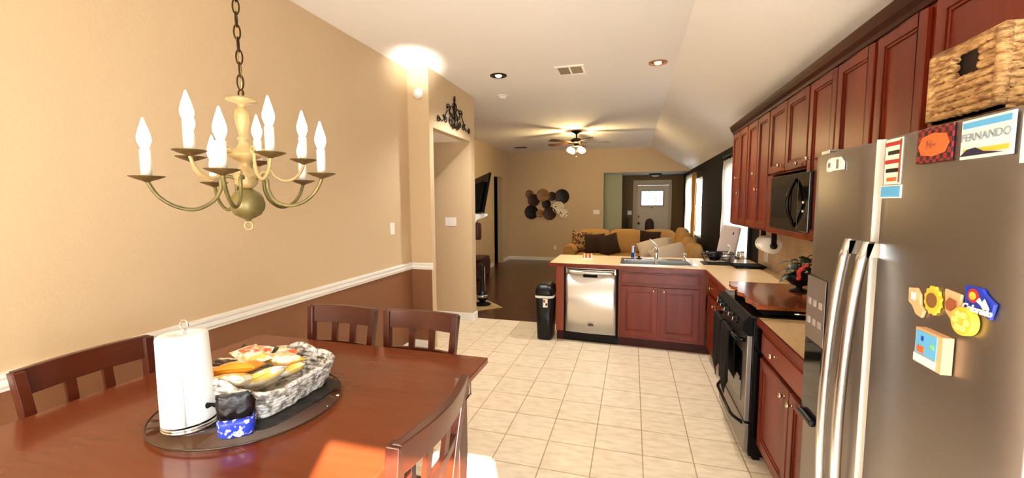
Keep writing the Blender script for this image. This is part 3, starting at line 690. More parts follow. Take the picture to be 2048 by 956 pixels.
# black wire dish basket with dark bowl inside
t = thing('dish_basket', 'black wire basket of dishes at the right end of the peninsula', 'dish basket', (0.93, 5.16, ZT))
wb = MB()
def rr_ring(cx, cy, w, d, z, n=28, e=3.5):
    out = []
    for k in range(n):
        a = 2*PI*k/n; c_, s_ = math.cos(a), math.sin(a); q = (abs(c_)**e + abs(s_)**e)**(-1/e)
        out.append((cx+w/2*c_*q, cy+d/2*s_*q, z))
    return out
for z_, w_ in ((0.025, 0.26), (0.06, 0.29), (0.09, 0.31), (0.125, 0.33)): wb.tube(rr_ring(0, 0, w_, w_*0.8, z_), 0.003 if z_ < 0.12 else 0.005, 6, True)
for k in range(20):
    a = 2*PI*k/20; c_, s_ = math.cos(a), math.sin(a); q = (abs(c_)**3.5 + abs(s_)**3.5)**(-1/3.5)
    wb.tube([(0.13*c_*q, 0.104*s_*q, 0.025), (0.165*c_*q, 0.132*s_*q, 0.125)], 0.002, 5)
for k in range(7): wb.tube([(-0.09+0.03*k, -0.1, 0.025), (-0.09+0.03*k, 0.1, 0.025)], 0.002, 5)
for sx in (-1, 1):
    for sy in (-1, 1): wb.tube([(sx*0.1, sy*0.08, 0.025), (sx*0.1, sy*0.08, 0.004)], 0.004, 6)
wb.box(-0.16, 0.16, -0.14, 0.14, 0.0, 0.005)
obj('wire_frame', wb, M['blackp'], t)
single('dark_bowl', MB().lathe([(0.04, 0.95), (0.075, 0.99), (0.088, 1.05), (0.084, 1.05), (0.07, 0.995), (0.02, 0.96)], (0.90, 5.17, 0), 24), mat('navy_ceramic', '#12101C', 0.25), 'dark navy bowl standing in the black wire basket', 'bowl')
m_ = MB().lathe([(0.02, 0.96), (0.03, 0.965), (0.035, 1.03), (0.032, 1.03), (0.026, 0.97)], (1.02, 5.13, 0), 16)
single('white_cup', m_, M['white'], 'small white cup in the black wire basket, right of the bowl', 'cup')
single('ladle', MB().tube([(1.0, 5.10, 0.985), (1.03, 5.10, 1.04), (1.055, 5.10, 1.09), (1.05, 5.10, 1.12), (1.02, 5.10, 1.135)], [0.011, 0.007, 0.006, 0.008, 0.010], 8), M['white'], 'curved white utensil handle standing up from the wire basket', 'utensil')
# leaning light panel
Fm = Matrix.Translation((1.02, 5.33, ZT)) @ Matrix.Rotation(math.radians(-12), 4, 'Z') @ Matrix.Rotation(math.radians(9), 4, 'Y') @ Matrix.Rotation(math.radians(-6), 4, 'X')
t = thing('cutting_board', 'large pale board leaning upright behind the dish basket', 'cutting board', (1.02, 5.33, ZT))
obj('board', MB().T(Fm).box(-0.085, 0.115, -0.02, 0.02, 0.012, 0.43), mat('pale_board', '#B3A196', 0.45), t, world=True, bevel=0.02)
obj('hang_slot', MB().T(Fm).box(0.04, 0.052, -0.0215, -0.019, 0.33, 0.36), M['bronze'], t, world=True)
# clear jar and black griddle with its cord
t = thing('clear_jar', 'short clear jar with a metal rim right of the leaning board', 'jar', (1.19, 5.26, ZT))
obj('jar_body', MB().lathe([(0.035, 0.001), (0.04, 0.01), (0.04, 0.10), (0.034, 0.12), (0.031, 0.12), (0.036, 0.1), (0.036, 0.012), (0.001, 0.01)], seg=20, cap=False), glass_mat('jar_glass', (0.85, 0.8, 0.72, 1), 0.2), t)
obj('lid', MB().lathe([(0.001, 0.121), (0.036, 0.121), (0.036, 0.135), (0.001, 0.137)], seg=20), M['steel_light'], t)
t = thing('griddle', 'low black electric griddle by the wall below the paper towel holder', 'griddle', (1.18, 4.93, ZT))
obj('plate', MB().box(-0.14, 0.16, -0.12, 0.12, 0.012, 0.03), M['blackm'], t, bevel=0.008)
obj('foot', MB().box(-0.12, -0.10, -0.1, 0.1, 0, 0.0118).box(0.12, 0.14, -0.1, 0.1, 0, 0.0118), M['blackp'], t)
obj('handle', MB().tube([(-0.14, -0.05, 0.022), (-0.18, -0.05, 0.03), (-0.18, 0.05, 0.03), (-0.14, 0.05, 0.022)], 0.007), M['blackp'], t)
def outlet(name, label, cat, o, u, n, w=0.07, h=0.115, holes='outlet', m_=None):
    t = thing(name, label, cat, o)
    F = frame(o, u, n)
    pl = obj('plate', MB().T(F).box(-w/2, w/2, -0.007, 0, -h/2, h/2), m_ or M['white'], t, world=True, bevel=0.002)
    dk = mat('slot_dark', '#4A4038', 0.5)
    if holes == 'outlet':
        for z_ in (-0.024, 0.024):
            obj('socket', MB().T(F).box(-0.016, 0.016, -0.009, -0.007, z_-0.014, z_+0.014), M['trim'], t, world=True, bevel=0.002)
            obj('slot', MB().T(F).box(-0.008, -0.005, -0.0095, -0.009, z_-0.005, z_+0.006).box(0.005, 0.008, -0.0095, -0.009, z_-0.005, z_+0.006), dk, t, world=True)
    else:
        n_ = holes; step = w/n_
        for k in range(n_):
            xx = -w/2 + step*(k+0.5)
            obj('rocker', MB().T(F).box(xx-0.012, xx+0.012, -0.0115, -0.007, -0.026, 0.026), M['trim'], t, world=True, bevel=0.003)
    return t
outlet('wall_outlet', 'white outlet on the backsplash below the paper towel holder', 'outlet', (XR-0.0005, 5.0, 1.03), (0, -1, 0), (-1, 0, 0), 0.12)
outlet('wall_outlet', 'white outlet low on the far wall left of the sofa', 'outlet', (-2.06, YF-0.0005, 0.375), (1, 0, 0), (0, -1, 0))
outlet('light_switch', 'single white light switch above the rail on the left wall', 'light switch', (XL+0.0005, 3.72, 1.36), (0, 1, 0), (1, 0, 0), 0.075, 0.118, 1)
outlet('light_switch', 'triple white light switch on the wall inside the hall opening', 'light switch', (-2.40, 5.2795, 1.362), (1, 0, 0), (0, -1, 0), 0.165, 0.118, 3)
outlet('light_switch', 'white light switch on the far wall right of the metal wall art', 'light switch', (-0.94, YF-0.0005, 1.36), (1, 0, 0), (0, -1, 0), 0.165, 0.118, 3)
outlet('light_switch', 'white light switch left of the front door', 'light switch', (-0.09, 12.7995, 1.31), (1, 0, 0), (0, -1, 0), 0.12, 0.118, 2)
# plant with a red flower, on the wooden stove cover
PZ = 0.9935
t = thing('potted_plant', 'dark leafy potted plant with a red flower on the wooden stove cover', 'plant', (1.12, 3.30, PZ))
obj('pot', MB().lathe([(0.035, 0.0), (0.06, 0.003), (0.06, 0.01), (0.02, 0.02), (0.02, 0.035), (0.05, 0.045), (0.085, 0.08), (0.09, 0.11), (0.08, 0.11), (0.06, 0.07)], seg=20), M['blackp'], t)
obj('soil', MB().lathe([(0.001, 0.10), (0.079, 0.099)], seg=16), M['brown_fabric'], t)
def leaf(m_, base, d, L, w, droop):
    d = Vector(d).normalized(); side = d.cross(Vector((0, 0, 1))).normalized(); vs = []; n = 6
    for i in range(n+1):
        s = i/n; c = Vector(base) + d*L*s + Vector((0, 0, -droop*L*s*s)); ww = w*math.sin(PI*min(1, s*0.92+0.06))
        vs += [tuple(c - side*ww), tuple(c + Vector((0, 0, 0.006))), tuple(c + side*ww)]
    fs = []
    for i in range(n):
        a = 3*i; fs += [(a, a+1, a+4, a+3), (a+1, a+2, a+5, a+4)]
    m_.add(vs, fs, True)
st = MB(); lv = MB(); rnd = random.Random(3)
for k in range(30):
    a = rnd.uniform(0, 2*PI); e = rnd.uniform(0.1, 1.1); hgt = rnd.uniform(0.10, 0.26); rad = rnd.uniform(0.0, 0.085)
    b = (rad*math.cos(a), rad*math.sin(a), hgt)
    st.tube([(0, 0, 0.095), (b[0]*0.5, b[1]*0.5, hgt*0.7), b], 0.0025, 5)
    leaf(lv, b, (math.cos(a), math.sin(a), e-0.4), rnd.uniform(0.05, 0.09), rnd.uniform(0.018, 0.03), rnd.uniform(0.1, 0.6))
obj('stem', st, M['leaf'], t); obj('leaves', lv, M['leaf'], t)
fl2 = MB()
for k in range(9):
    a = k*0.7; fl2.ball((0.012*math.cos(a)-0.045 + 0.006*k, -0.08, 0.10 + 0.011*k), 0.014, 8, 6)
obj('flower', fl2, M['pink'], t, label='red flower spike')

# ------------------------------------------------------------------ stove
t = thing('stove', 'black and steel slide-in stove between the two base cabinets', 'stove', (1.03, 3.18, 0))
SY_0, SY_1 = 2.79, 3.565
obj('body', MB().box(0.72, XR-0.02, SY_0, SY_1, 0.03, 0.905), M['black'], t, world=True, bevel=0.003)
obj('cooktop', MB().box(0.70, XR-0.02, SY_0-0.003, SY_1+0.0, 0.906, 0.925), M['darkglass'], t, world=True, bevel=0.003)
cp = MB(); yprism(cp, [(0.719, 0.80), (0.690, 0.80), (0.655, 0.83), (0.665, 0.885), (0.700, 0.925), (0.719, 0.905)], SY_0, SY_1)
obj('control_panel', cp, M['blackm'], t, world=True, bevel=0.004)
for k, yk in enumerate((3.42, 3.30, 3.17, 3.04, 2.92)):
    q = Vector((-1, 0, 0.25)).normalized().to_track_quat('Z', 'Y').to_matrix().to_4x4()
    kk = obj('burner_knob', MB().T(Matrix.Translation((0.66, yk, 0.858)) @ q).lathe([(0.021, 0), (0.021, 0.008), (0.017, 0.012), (0.016, 0.03), (0.001, 0.031)], seg=16), M['black'], t, world=True)
    obj('knob_cap', MB().T(Matrix.Translation((0.66, yk, 0.858)) @ q).lathe([(0.013, 0.0312), (0.012, 0.034), (0.001, 0.035)], seg=14), M['chrome'], kk, world=True)
obj('oven_door', MB().box(0.690, 0.7195, SY_0+0.005, SY_1-0.005, 0.25, 0.795), M['steel'], t, world=True, bevel=0.004)
obj('oven_window', MB().box(0.687, 0.6895, SY_0+0.10, SY_1-0.10, 0.34, 0.66), M['darkglass'], t, world=True)
hl = [(0.69, SY_1-0.04, 0.755), (0.648, SY_1-0.06, 0.76), (0.640, SY_1-0.12, 0.76)] + [(0.640, SY_0+0.12, 0.76), (0.648, SY_0+0.06, 0.76), (0.69, SY_0+0.04, 0.755)]
obj('oven_handle', MB().tube(hl, 0.013, 10), M['black'], t, world=True)
obj('storage_drawer', MB().box(0.692, 0.7195, SY_0+0.005, SY_1-0.005, 0.05, 0.235), M['steel'], t, world=True, bevel=0.004)
hb = []
for k in range(17):
    s = k/16; yy = SY_1-0.06 - (SY_1-SY_0-0.12)*s; hb.append((0.693 - 0.045*min(1, math.sin(PI*s)*2.2), yy, 0.215 - 0.0*s))
obj('drawer_handle', MB().tube(hb, 0.011, 10), M['black'], t, world=True)
obj('foot', MB().box(0.75, 0.79, SY_0+0.02, SY_0+0.06, 0, 0.0295).box(0.75, 0.79, SY_1-0.06, SY_1-0.02, 0, 0.0295).box(1.28, 1.32, SY_0+0.02, SY_0+0.06, 0, 0.0295), M['blackm'], t, world=True)
def towel(y0, y1, z0, label, k):
    mbb = MB(); rings = []
    n = 14
    for side, x in ((0, 0.617), (1, 0.664)):
        pass
    for i in range(n+1):
        s = i/n; y = y0+(y1-y0)*s; tip = z0 + 0.10*abs(s-0.5)*2 + 0.03*math.sin(s*9+k)
        ripple = 0.006*math.sin(s*14+k)
        rings.append([(0.618+ripple, y, tip), (0.617+ripple*0.5, y, (tip+0.76)/2), (0.620, y, 0.765), (0.640, y, 0.7775), (0.660, y, 0.765), (0.664-ripple*0.3, y, 0.60), (0.666, y, 0.45),
                      (0.662, y, 0.45), (0.658, y, 0.60), (0.656, y, 0.762), (0.640, y, 0.7742), (0.624, y, 0.762), (0.622+ripple*0.5, y, (tip+0.76)/2), (0.622+ripple, y, tip)])
    mbb.loft(rings)
    single('dish_towel', mbb, M['blackm'], label, 'towel')
towel(3.23, 3.50, 0.34, 'black dish towel hanging at the far end of the oven handle', 0)
towel(2.97, 3.21, 0.30, 'black dish towel hanging at the near end of the oven handle', 2)
# wooden cover on the stove
t = thing('stove_cover_board', 'large wooden stove cover board over the black cooktop', 'stove cover', (1.02, 3.15, 0.926))
bd = MB(); pts = []
for k in range(33):
    s = k/32; yy = SY_0-0.015 + (SY_1-SY_0+0.03)*s; pts.append((0.725 + 0.012*math.sin(s*21) + 0.006*math.sin(s*47), yy))
poly = pts + [(1.345, SY_1+0.015), (1.345, SY_0-0.015)]
bd.prism(poly, 0.966, 0.992)
obj('board', bd, M['board'], t, world=True, bevel=0.004)
obj('side_rail', MB().box(0.775, 0.80, SY_0+0.01, SY_1-0.01, 0.9255, 0.9658), M['blackm'], t, world=True)
obj('side_rail', MB().box(1.30, 1.325, SY_0+0.01, SY_1-0.01, 0.9255, 0.9658), M['blackm'], t, world=True)
obj('foot', MB().box(0.80, 1.30, SY_0+0.02, SY_0+0.04, 0.9285, 0.9658), M['blackm'], t, world=True)
for y_ in (2.80,): obj('handle', MB().tube([(0.93, 2.80, 0.950), (0.93, 2.785, 0.950), (1.02, 2.785, 0.950), (1.02, 2.80, 0.950)], 0.006), M['chrome'], t, world=True)

# ------------------------------------------------------------------ refrigerator
FX = 0.65
t = thing('refrigerator', 'stainless steel side by side refrigerator covered in magnets', 'refrigerator', (1.0, 1.4, 0))
obj('case', MB().box(0.725, XR-0.02, 0.935, 1.865, 0.02, 1.76), M['fridge_side'], t, world=True, bevel=0.004)
obj('grille', MB().box(0.70, 0.7245, 0.94, 1.86, 0.02, 0.085), M['blackp'], t, world=True)
def fdoor(y0, y1, z0=0.095, z1=1.78):
    m_ = MB(); n = 12; rings = []
    for z_ in (z0, z1):
        front = []
        for i in range(n+1):
            s = i/n; edge = min(1, min(s, 1-s)*14)
            front.append((FX + 0.012*(1-math.sin(PI*s)) + 0.02*(1-edge)**2, y0+(y1-y0)*s, z_))
        rings.append([(0.724, y0, z_)] + front + [(0.724, y1, z_)])
    m_.loft(rings); return m_
fz = obj('freezer_door', fdoor(1.445, 1.865), M['steel'], t, world=True, bevel=0.004)
fr = obj('fresh_food_door', fdoor(0.935, 1.435), M['steel'], t, world=True, bevel=0.004)
obj('door_edge_strip', MB().box(FX+0.012, 0.70, 1.4365, 1.4435, 0.095, 1.785), M['white'], t, world=True, label='pale strip between the two doors')
def fhandle(parent, y0, name='handle'):
    pts = []; n = 20
    for k in range(n+1):
        s = k/n; z_ = 1.50 - 1.16*s; pts.append((0.635 - 0.046*math.sin(PI*s)**0.6, y0, z_))
    m_ = MB(); rings = []
    for i, p in enumerate(pts):
        w = 0.013; d = 0.011
        rings.append([(p[0]-d, p[1]-w*0.6, p[2]), (p[0]-d, p[1]+w*0.6, p[2]), (p[0]-d*0.3, p[1]+w, p[2]), (p[0]+d, p[1]+w, p[2]), (p[0]+d, p[1]-w, p[2]), (p[0]-d*0.3, p[1]-w, p[2])])
    m_.loft(rings)
    for z_ in (1.475, 0.365): m_.box(0.628, 0.664, y0-0.013, y0+0.013, z_-0.02, z_+0.02)
    return obj(name, m_, M['steel_light'], parent, world=True, label='long bowed steel handle')
fhandle(fz, 1.495); fhandle(fr, 1.395)
# dispenser
dp = obj('dispenser', MB().box(0.6475, 0.664, 1.66, 1.825, 0.80, 1.34), M['blackp'], fz, world=True, bevel=0.012) 
obj('dispenser_panel', MB().box(0.645, 0.6475, 1.665, 1.82, 1.10, 1.335), mat('dispenser_grey', '#8A7F78', 0.35, 0.6), fz, world=True, bevel=0.008)
obj('dispenser_cavity', MB().box(0.645, 0.6475, 1.672, 1.813, 0.83, 1.095), M['darkglass'], fz, world=True)
obj('dispenser_tray', MB().box(0.625, 0.6470, 1.68, 1.805, 0.80, 0.825), M['blackp'], fz, world=True, bevel=0.008)
for k in range(3):
    for j in range(2): obj('dispenser_button', MB().box(0.643, 0.6449, 1.685+0.045*k, 1.71+0.045*k, 1.16+0.07*j, 1.185+0.07*j), mat('button_grey', '#A39A94', 0.3), fz, world=True, bevel=0.001)
obj('hinge_cover', MB().box(0.68, 0.76, 1.80, 1.86, 1.7805, 1.80), M['steel_light'], t, world=True, bevel=0.004)
obj('hinge_cover', MB().box(0.68, 0.76, 0.945, 1.0, 1.7805, 1.80), M['steel_light'], t, world=True, bevel=0.004)
# magnets: a helper that lays flat outlines against the door (y runs right-to-left in view)
def mg(y, x=None):   # door surface x at y
    if y > 1.44: s = (y-1.445)/0.42
    else: s = (y-0.935)/0.5
    return FX + 0.012*(1-math.sin(PI*s))
def plate(m_, pts, y, z, depth=0.004, off=0.0):
    x = mg(y) - off
    # pts are (right, up) as seen; right is -y
    m_.prism([(y - a, z + b) for a, b in pts], x-depth, x-0.0003, 'x'); return m_
def circ(r, n=20, cx=0, cy=0): return [(cx+r*math.cos(2*PI*k/n), cy+r*math.sin(2*PI*k/n)) for k in range(n)]
def rect(w, h, cx=0, cy=0): return [(cx-w/2, cy-h/2), (cx+w/2, cy-h/2), (cx+w/2, cy+h/2), (cx-w/2, cy+h/2)]
def magnet(label, y, z, name='fridge_magnet', cat='magnet'):
    return thing(name, label, cat, (mg(y), y, z), group='magnets on the refrigerator')
NX = lambda y, z, off: tframe((mg(y)-off, y, z), (0, -1, 0))
t = magnet('white car shaped magnet at the top of the freezer door', 1.655, 1.735)
obj('magnet_body', plate(plate(MB(), [(-0.06, -0.02), (0.06, -0.02), (0.06, 0.005), (0.035, 0.022), (-0.03, 0.024), (-0.06, 0.005)], 1.655, 1.735), circ(0.022, 16, -0.035, 0.0), 1.655, 1.735, 0.006), M['offwhite'], t, world=True)
obj('emblem', plate(plate(MB(), circ(0.009, 12, -0.035, 0), 1.655, 1.735, 0.002, 0.006), [(0.0, -0.012), (0.012, -0.012), (0.012, 0.015), (0.0, 0.015)], 1.655, 1.735, 0.002, 0.004).prism([(0, 0), (0, 0.0001), (0.0001, 0)], 0.66, 0.6601, 'x') if False else plate(plate(MB(), circ(0.009, 12, -0.035, 0), 1.655, 1.735, 0.0015, 0.006), rect(0.014, 0.03, 0.02, 0), 1.655, 1.735, 0.0015, 0.004), mat('grey_print', '#6D6A72', 0.4), t, world=True)
t = magnet('tall narrow collage magnet of red, white and black words on the right fridge door', 1.338, 1.715)
obj('magnet_body', plate(MB(), rect(0.072, 0.118), 1.338, 1.715), M['offwhite'], t, world=True)
for k, (c, w) in enumerate((('red', 0.07), ('blackp', 0.05), ('red', 0.064), ('blackp', 0.06), ('orange', 0.04))):
    obj('printed_band', plate(MB(), rect(w, 0.010, 0.004*(k % 2), 0.046-0.023*k), 1.338, 1.715, 0.0015, 0.004), M[c], t, world=True)
obj('printed_band', plate(MB(), rect(0.006, 0.11, 0.032, 0), 1.338, 1.715, 0.0015, 0.0042), M['rust'], t, world=True)
t = magnet('small light blue square magnet below the collage magnet', 1.34, 1.637)
obj('magnet_body', plate(MB(), rect(0.092, 0.034), 1.34, 1.637), M['offwhite'], t, world=True); obj('blue_face', plate(MB(), rect(0.084, 0.028), 1.34, 1.637, 0.001, 0.004), M['lightblue'], t, world=True)
t = magnet('red and black plaid magnet with an orange badge near the top of the fridge', 1.177, 1.738)
obj('plaid_card', plate(MB(), rect(0.114, 0.078), 1.177, 1.738), check_mat('buffalo_plaid', '#8E1C22', '#2A0F10', 90), t, world=True)
obj('orange_badge', plate(MB(), [(-0.05, 0), (-0.038, 0.02), (0, 0.026), (0.038, 0.02), (0.05, 0), (0.038, -0.02), (0, -0.026), (-0.038, -0.02)], 1.177, 1.738, 0.0015, 0.004), M['orange'], t, world=True)
text('badge_lettering', 'H~', 0.026, NX(1.182, 1.738, 0.0058), M['rust'], t, 0.001)
t = magnet('white miniature licence plate magnet reading FERNANDO', 1.040, 1.735)
obj('plate_card', plate(MB(), rect(0.124, 0.078), 1.040, 1.735), M['offwhite'], t, world=True)
obj('blue_band', plate(MB(), rect(0.116, 0.012, 0, 0.028), 1.040, 1.735, 0.001, 0.004), M['lightblue'], t, world=True)
obj('yellow_band', plate(MB(), rect(0.11, 0.009, 0.002, -0.024), 1.040, 1.735, 0.001, 0.004), M['yellow'], t, world=True)
obj('hill_shape', plate(MB(), [(-0.06, -0.033), (0.05, -0.033), (0.0, -0.027), (-0.02, -0.018), (-0.04, -0.020)], 1.040, 1.735, 0.0015, 0.005), mat('navy_print', '#1A1A3A', 0.5), t, world=True)
text('plate_lettering', 'FERNANDO', 0.0225, NX(1.040, 1.738, 0.0052), mat('plate_ink', '#8C99A2', 0.5), t, 0.0)
t = magnet('white round-cornered clip magnet at the top right of the fridge', 0.958, 1.742)
obj('magnet_body', plate(MB(), rect(0.026, 0.10), 0.956, 1.728), M['white'], t, world=True); obj('black_spot', plate(MB(), circ(0.008, 12, 0, 0.03), 0.958, 1.735, 0.001, 0.0042), M['blackp'], t, world=True)
t = magnet('tan mountain state shaped magnet, leftmost in the row of souvenirs', 1.192, 1.377)
obj('magnet_body', plate(MB(), [(-0.028, 0.028), (0.0, 0.032), (0.014, 0.02), (0.018, -0.004), (0.032, -0.016), (0.024, -0.034), (0.004, -0.03), (-0.012, -0.012), (-0.026, -0.006)], 1.192, 1.377, 0.007), M['kraft'], t, world=True, bevel=0.002)
obj('relief', plate(MB(), rect(0.014, 0.018, -0.006, 0.012), 1.192, 1.377, 0.002, 0.007), M['offwhite'], t, world=True)
t = magnet('round yellow and brown gear edged magnet, second in the souvenir row', 1.139, 1.391)
gear = [((0.027 if k % 2 else 0.023)*math.cos(2*PI*k/24), (0.033 if k % 2 else 0.029)*math.sin(2*PI*k/24)) for k in range(24)]
obj('magnet_body', plate(MB(), gear, 1.139, 1.391, 0.006), M['yellow'], t, world=True); obj('brown_disc', plate(MB(), circ(0.017), 1.139, 1.391, 0.0015, 0.006), mat('brown_print', '#7A5420', 0.5), t, world=True)
t = magnet('tan arrowhead magnet with a rust brown bear, third in the souvenir row', 1.086, 1.397)
obj('magnet_body', plate(MB(), [(-0.02, 0.028), (0.028, 0.024), (0.026, -0.004), (0.006, -0.036), (-0.014, -0.02)], 1.086, 1.397, 0.006), M['kraft'], t, world=True, bevel=0.002)
obj('brown_figure', plate(MB(), [(-0.012, 0.0), (-0.002, 0.012), (0.018, 0.008), (0.018, -0.004), (0.004, -0.016), (-0.008, -0.014)], 1.086, 1.397, 0.002, 0.006), M['rust'], t, world=True)
t = magnet('blue state shaped magnet reading Colorado with a red and yellow emblem', 1.020, 1.415)
obj('magnet_body', plate(MB(), [(-0.036, 0.028), (0.006, 0.028), (0.014, 0.018), (0.038, 0.004), (0.034, -0.014), (0.03, -0.028), (0.0, -0.018), (-0.034, -0.018)], 1.020, 1.415, 0.006), M['blue'], t, world=True, bevel=0.001)
obj('red_ring', plate(MB(), circ(0.014, 18, -0.012, 0.01), 1.020, 1.415, 0.0012, 0.006), M['red'], t, world=True)
obj('yellow_dot', plate(MB(), circ(0.008, 14, -0.012, 0.01), 1.020, 1.415, 0.0012, 0.0073), M['yellow'], t, world=True)
obj('white_ridge', plate(MB(), [(0.0, 0.002), (0.008, 0.010), (0.014, 0.002), (0.02, 0.010), (0.032, -0.006), (0.02, -0.012), (0.012, -0.004)], 1.020, 1.415, 0.0012, 0.0086), M['offwhite'], t, world=True)
text('magnet_lettering', 'Colorado', 0.019, NX(1.018, 1.400, 0.0100), M['offwhite'], t, 0.0006, shear=0.3)
t = magnet('round yellow flower magnet under the blue Colorado magnet', 1.044, 1.370)
obj('magnet_body', plate(MB(), circ(0.029, 24), 1.044, 1.370, 0.0145), M['yellow'], t, world=True, bevel=0.002)
for k in range(6): obj('petal', plate(MB(), circ(0.007, 10, 0.015*math.cos(k*PI/3), 0.015*math.sin(k*PI/3)), 1.044, 1.370, 0.0015, 0.0145), mat('pale_yellow', '#F2DC7A', 0.5), t, world=True)
t = thing('magnet_box', 'small open tan box magnet with a blue picture, lowest on the fridge door', 'magnet', (mg(1.11), 1.11, 1.285), group='magnets on the refrigerator')
xx = mg(1.11)
obj('box_body', MB().box(xx-0.020, xx-0.0005, 1.072, 1.160, 1.245, 1.325), M['kraft'], t, world=True, bevel=0.001)
obj('picture', MB().box(xx-0.0215, xx-0.0202, 1.088, 1.155, 1.268, 1.320), M['lightblue'], t, world=True)
obj('picture_patch', MB().box(xx-0.0225, xx-0.0216, 1.125, 1.148, 1.272, 1.287), M['orange'], t, world=True)
obj('picture_patch', MB().box(xx-0.0225, xx-0.0216, 1.095, 1.105, 1.290, 1.300), M['green'], t, world=True)
obj('picture_patch', MB().box(xx-0.0225, xx-0.0216, 1.128, 1.136, 1.300, 1.310), M['blue'], t, world=True)
obj('white_edge', MB().box(xx-0.0225, xx-0.0202, 1.088, 1.158, 1.248, 1.266), M['offwhite'], t, world=True)

# basket on the fridge
t = thing('wicker_basket', 'woven seagrass storage basket on top of the refrigerator', 'basket', (0.86, 1.19, 1.781))
m_ = MB(); z0, z1 = 1.803, 1.955
bx0, bx1, by0, by1 = 0.70, 1.02, 1.092, 1.29
hy0, hy1, hz0, hz1 = 1.145, 1.222, 1.885, 1.934
def wallstrips(m_, nseg=16):
    # horizontal woven rolls around the four sides, leaving the hand hole in the front
    rows = 9; rh = (z1-z0)/rows
    for r in range(rows):
        zc = z0 + rh*(r+0.5); rad = rh*0.56
        def roll(p, q, n=22):
            pts = []; rs = []
            for i in range(n+1):
                s = i/n; pts.append((p[0]+(q[0]-p[0])*s, p[1]+(q[1]-p[1])*s, zc + 0.002*math.sin(s*60+r*2))); rs.append(rad*(1+0.12*math.sin(i*2.4+r*PI)))
            m_.tube(pts, rs, 7)
        if hz0 < zc < hz1: roll((bx0, by0), (bx0, hy0), 10); roll((bx0, hy1), (bx0, by1), 8)
        else: roll((bx0, by0), (bx0, by1))
        roll((bx1, by0), (bx1, by1)); roll((bx0, by0), (bx1, by0)); roll((bx0, by1), (bx1, by1))
wallstrips(m_)
for x_, y_ in ((bx0, by0), (bx1, by0), (bx0, by1), (bx1, by1)): m_.tube([(x_, y_, z0), (x_, y_, z1)], 0.012, 8)
obj('woven_side', m_, M['wicker'], t, world=True)
obj('base', MB().box(bx0, bx1, by0, by1, 1.797, 1.803).box(bx0+0.0, bx0+0.01, by0, by1, 1.797, 1.81), M['wicker'], t, world=True)
obj('rim', MB().tube([(bx0, by0, z1), (bx0, by1, z1), (bx1, by1, z1), (bx1, by0, z1)], 0.011, 8, True), M['wicker'], t, world=True)
obj('dark_filler', MB().box(bx0+0.016, bx0+0.020, by0+0.015, by1-0.015, 1.81, 1.95).box(bx0+0.02, bx1-0.015, by0+0.015, by1-0.015, 1.81, 1.90), M['brown_fabric'], t, world=True, label='dark filler added for the shade inside the hand hole')  # dark blocks put the shade behind the hand hole into colour
for a_ in (bx0+0.035, bx1-0.05): obj('foot_rail', MB().box(a_, a_+0.03, by0+0.02, by1-0.02, 1.7815, 1.797), M['wicker'], t, world=True)

# ------------------------------------------------------------------ trash can
t = thing('trash_can', 'tall black swing-lid trash can at the left end of the peninsula', 'trash can', (-0.98, 4.86, 0))
def rrect(w, d, z, e=5, n=36, cx=0, cy=0):
    out = []
    for k in range(n):
        a = 2*PI*k/n; c_, s_ = math.cos(a), math.sin(a); q = (abs(c_)**e + abs(s_)**e)**(-1/e); out.append((cx+w/2*c_*q, cy+d/2*s_*q, z))
    return out
obj('bin', MB().loft([rrect(0.165, 0.26, 0.0), rrect(0.18, 0.28, 0.01), rrect(0.215, 0.33, 0.52)]), M['blackp'], t)
obj('bag_edge', MB().loft([rrect(0.228, 0.342, 0.505), rrect(0.232, 0.346, 0.53), rrect(0.226, 0.34, 0.535)]), M['white'], t, label='white bag edge showing under the lid')
obj('lid', MB().loft([rrect(0.235, 0.35, 0.535), rrect(0.235, 0.35, 0.56), rrect(0.22, 0.33, 0.60), rrect(0.17, 0.26, 0.645), rrect(0.10, 0.16, 0.665)]), M['blackp'], t)
lb = obj('sticker', MB().box(-0.005, 0.05, -0.1715, -0.169, 0.40, 0.50), M['offwhite'], t)
obj('sticker_print', MB().box(-0.002, 0.022, -0.1722, -0.1716, 0.455, 0.49), M['red'], lb)
obj('sticker_picture', MB().box(0.026, 0.046, -0.1722, -0.1716, 0.42, 0.45), M['blackp'], lb)

# ------------------------------------------------------------------ dining table (counter height)
TX0, TX1, TY0, TY1, TZ = -1.93, -0.622, 0.40, 1.75, 0.91
t = thing('dining_table', 'large square counter-height cherry dining table', 'table', ((TX0+TX1)/2, (TY0+TY1)/2, 0))
tm = MB(); tm.box(TX0, TX1, TY0, TY1, TZ-0.028, TZ)
obj('tabletop', tm, M['table'], t, world=True, bevel=0.005)
obj('lower_edge', MB().box(TX0+0.015, TX1-0.015, TY0+0.015, TY1-0.015, TZ-0.045, TZ-0.0285), M['table'], t, world=True, bevel=0.003)
ap = MB(); i = 0.06
for a in ((TX0+i, TX0+i+0.025, TY0+i, TY1-i), (TX1-i-0.025, TX1-i, TY0+i, TY1-i), (TX0+i, TX1-i, TY0+i, TY0+i+0.025), (TX0+i, TX1-i, TY1-i-0.025, TY1-i)): ap.box(*a, TZ-0.15, TZ-0.0455)
obj('apron', ap, M['chair'], t, world=True, bevel=0.002)
for x_ in (TX0+0.12, TX1-0.12):
    for y_ in (TY0+0.12, TY1-0.12):
        lg = MB().loft([[(x_+sx*w, y_+sy*w, z_) for sx, sy in ((-1, -1), (1, -1), (1, 1), (-1, 1))] for w, z_ in ((0.03, 0.0), (0.045, 0.5), (0.045, 0.759))], smooth=False)
        obj('leg', lg, M['chair'], t, world=True, bevel=0.004)

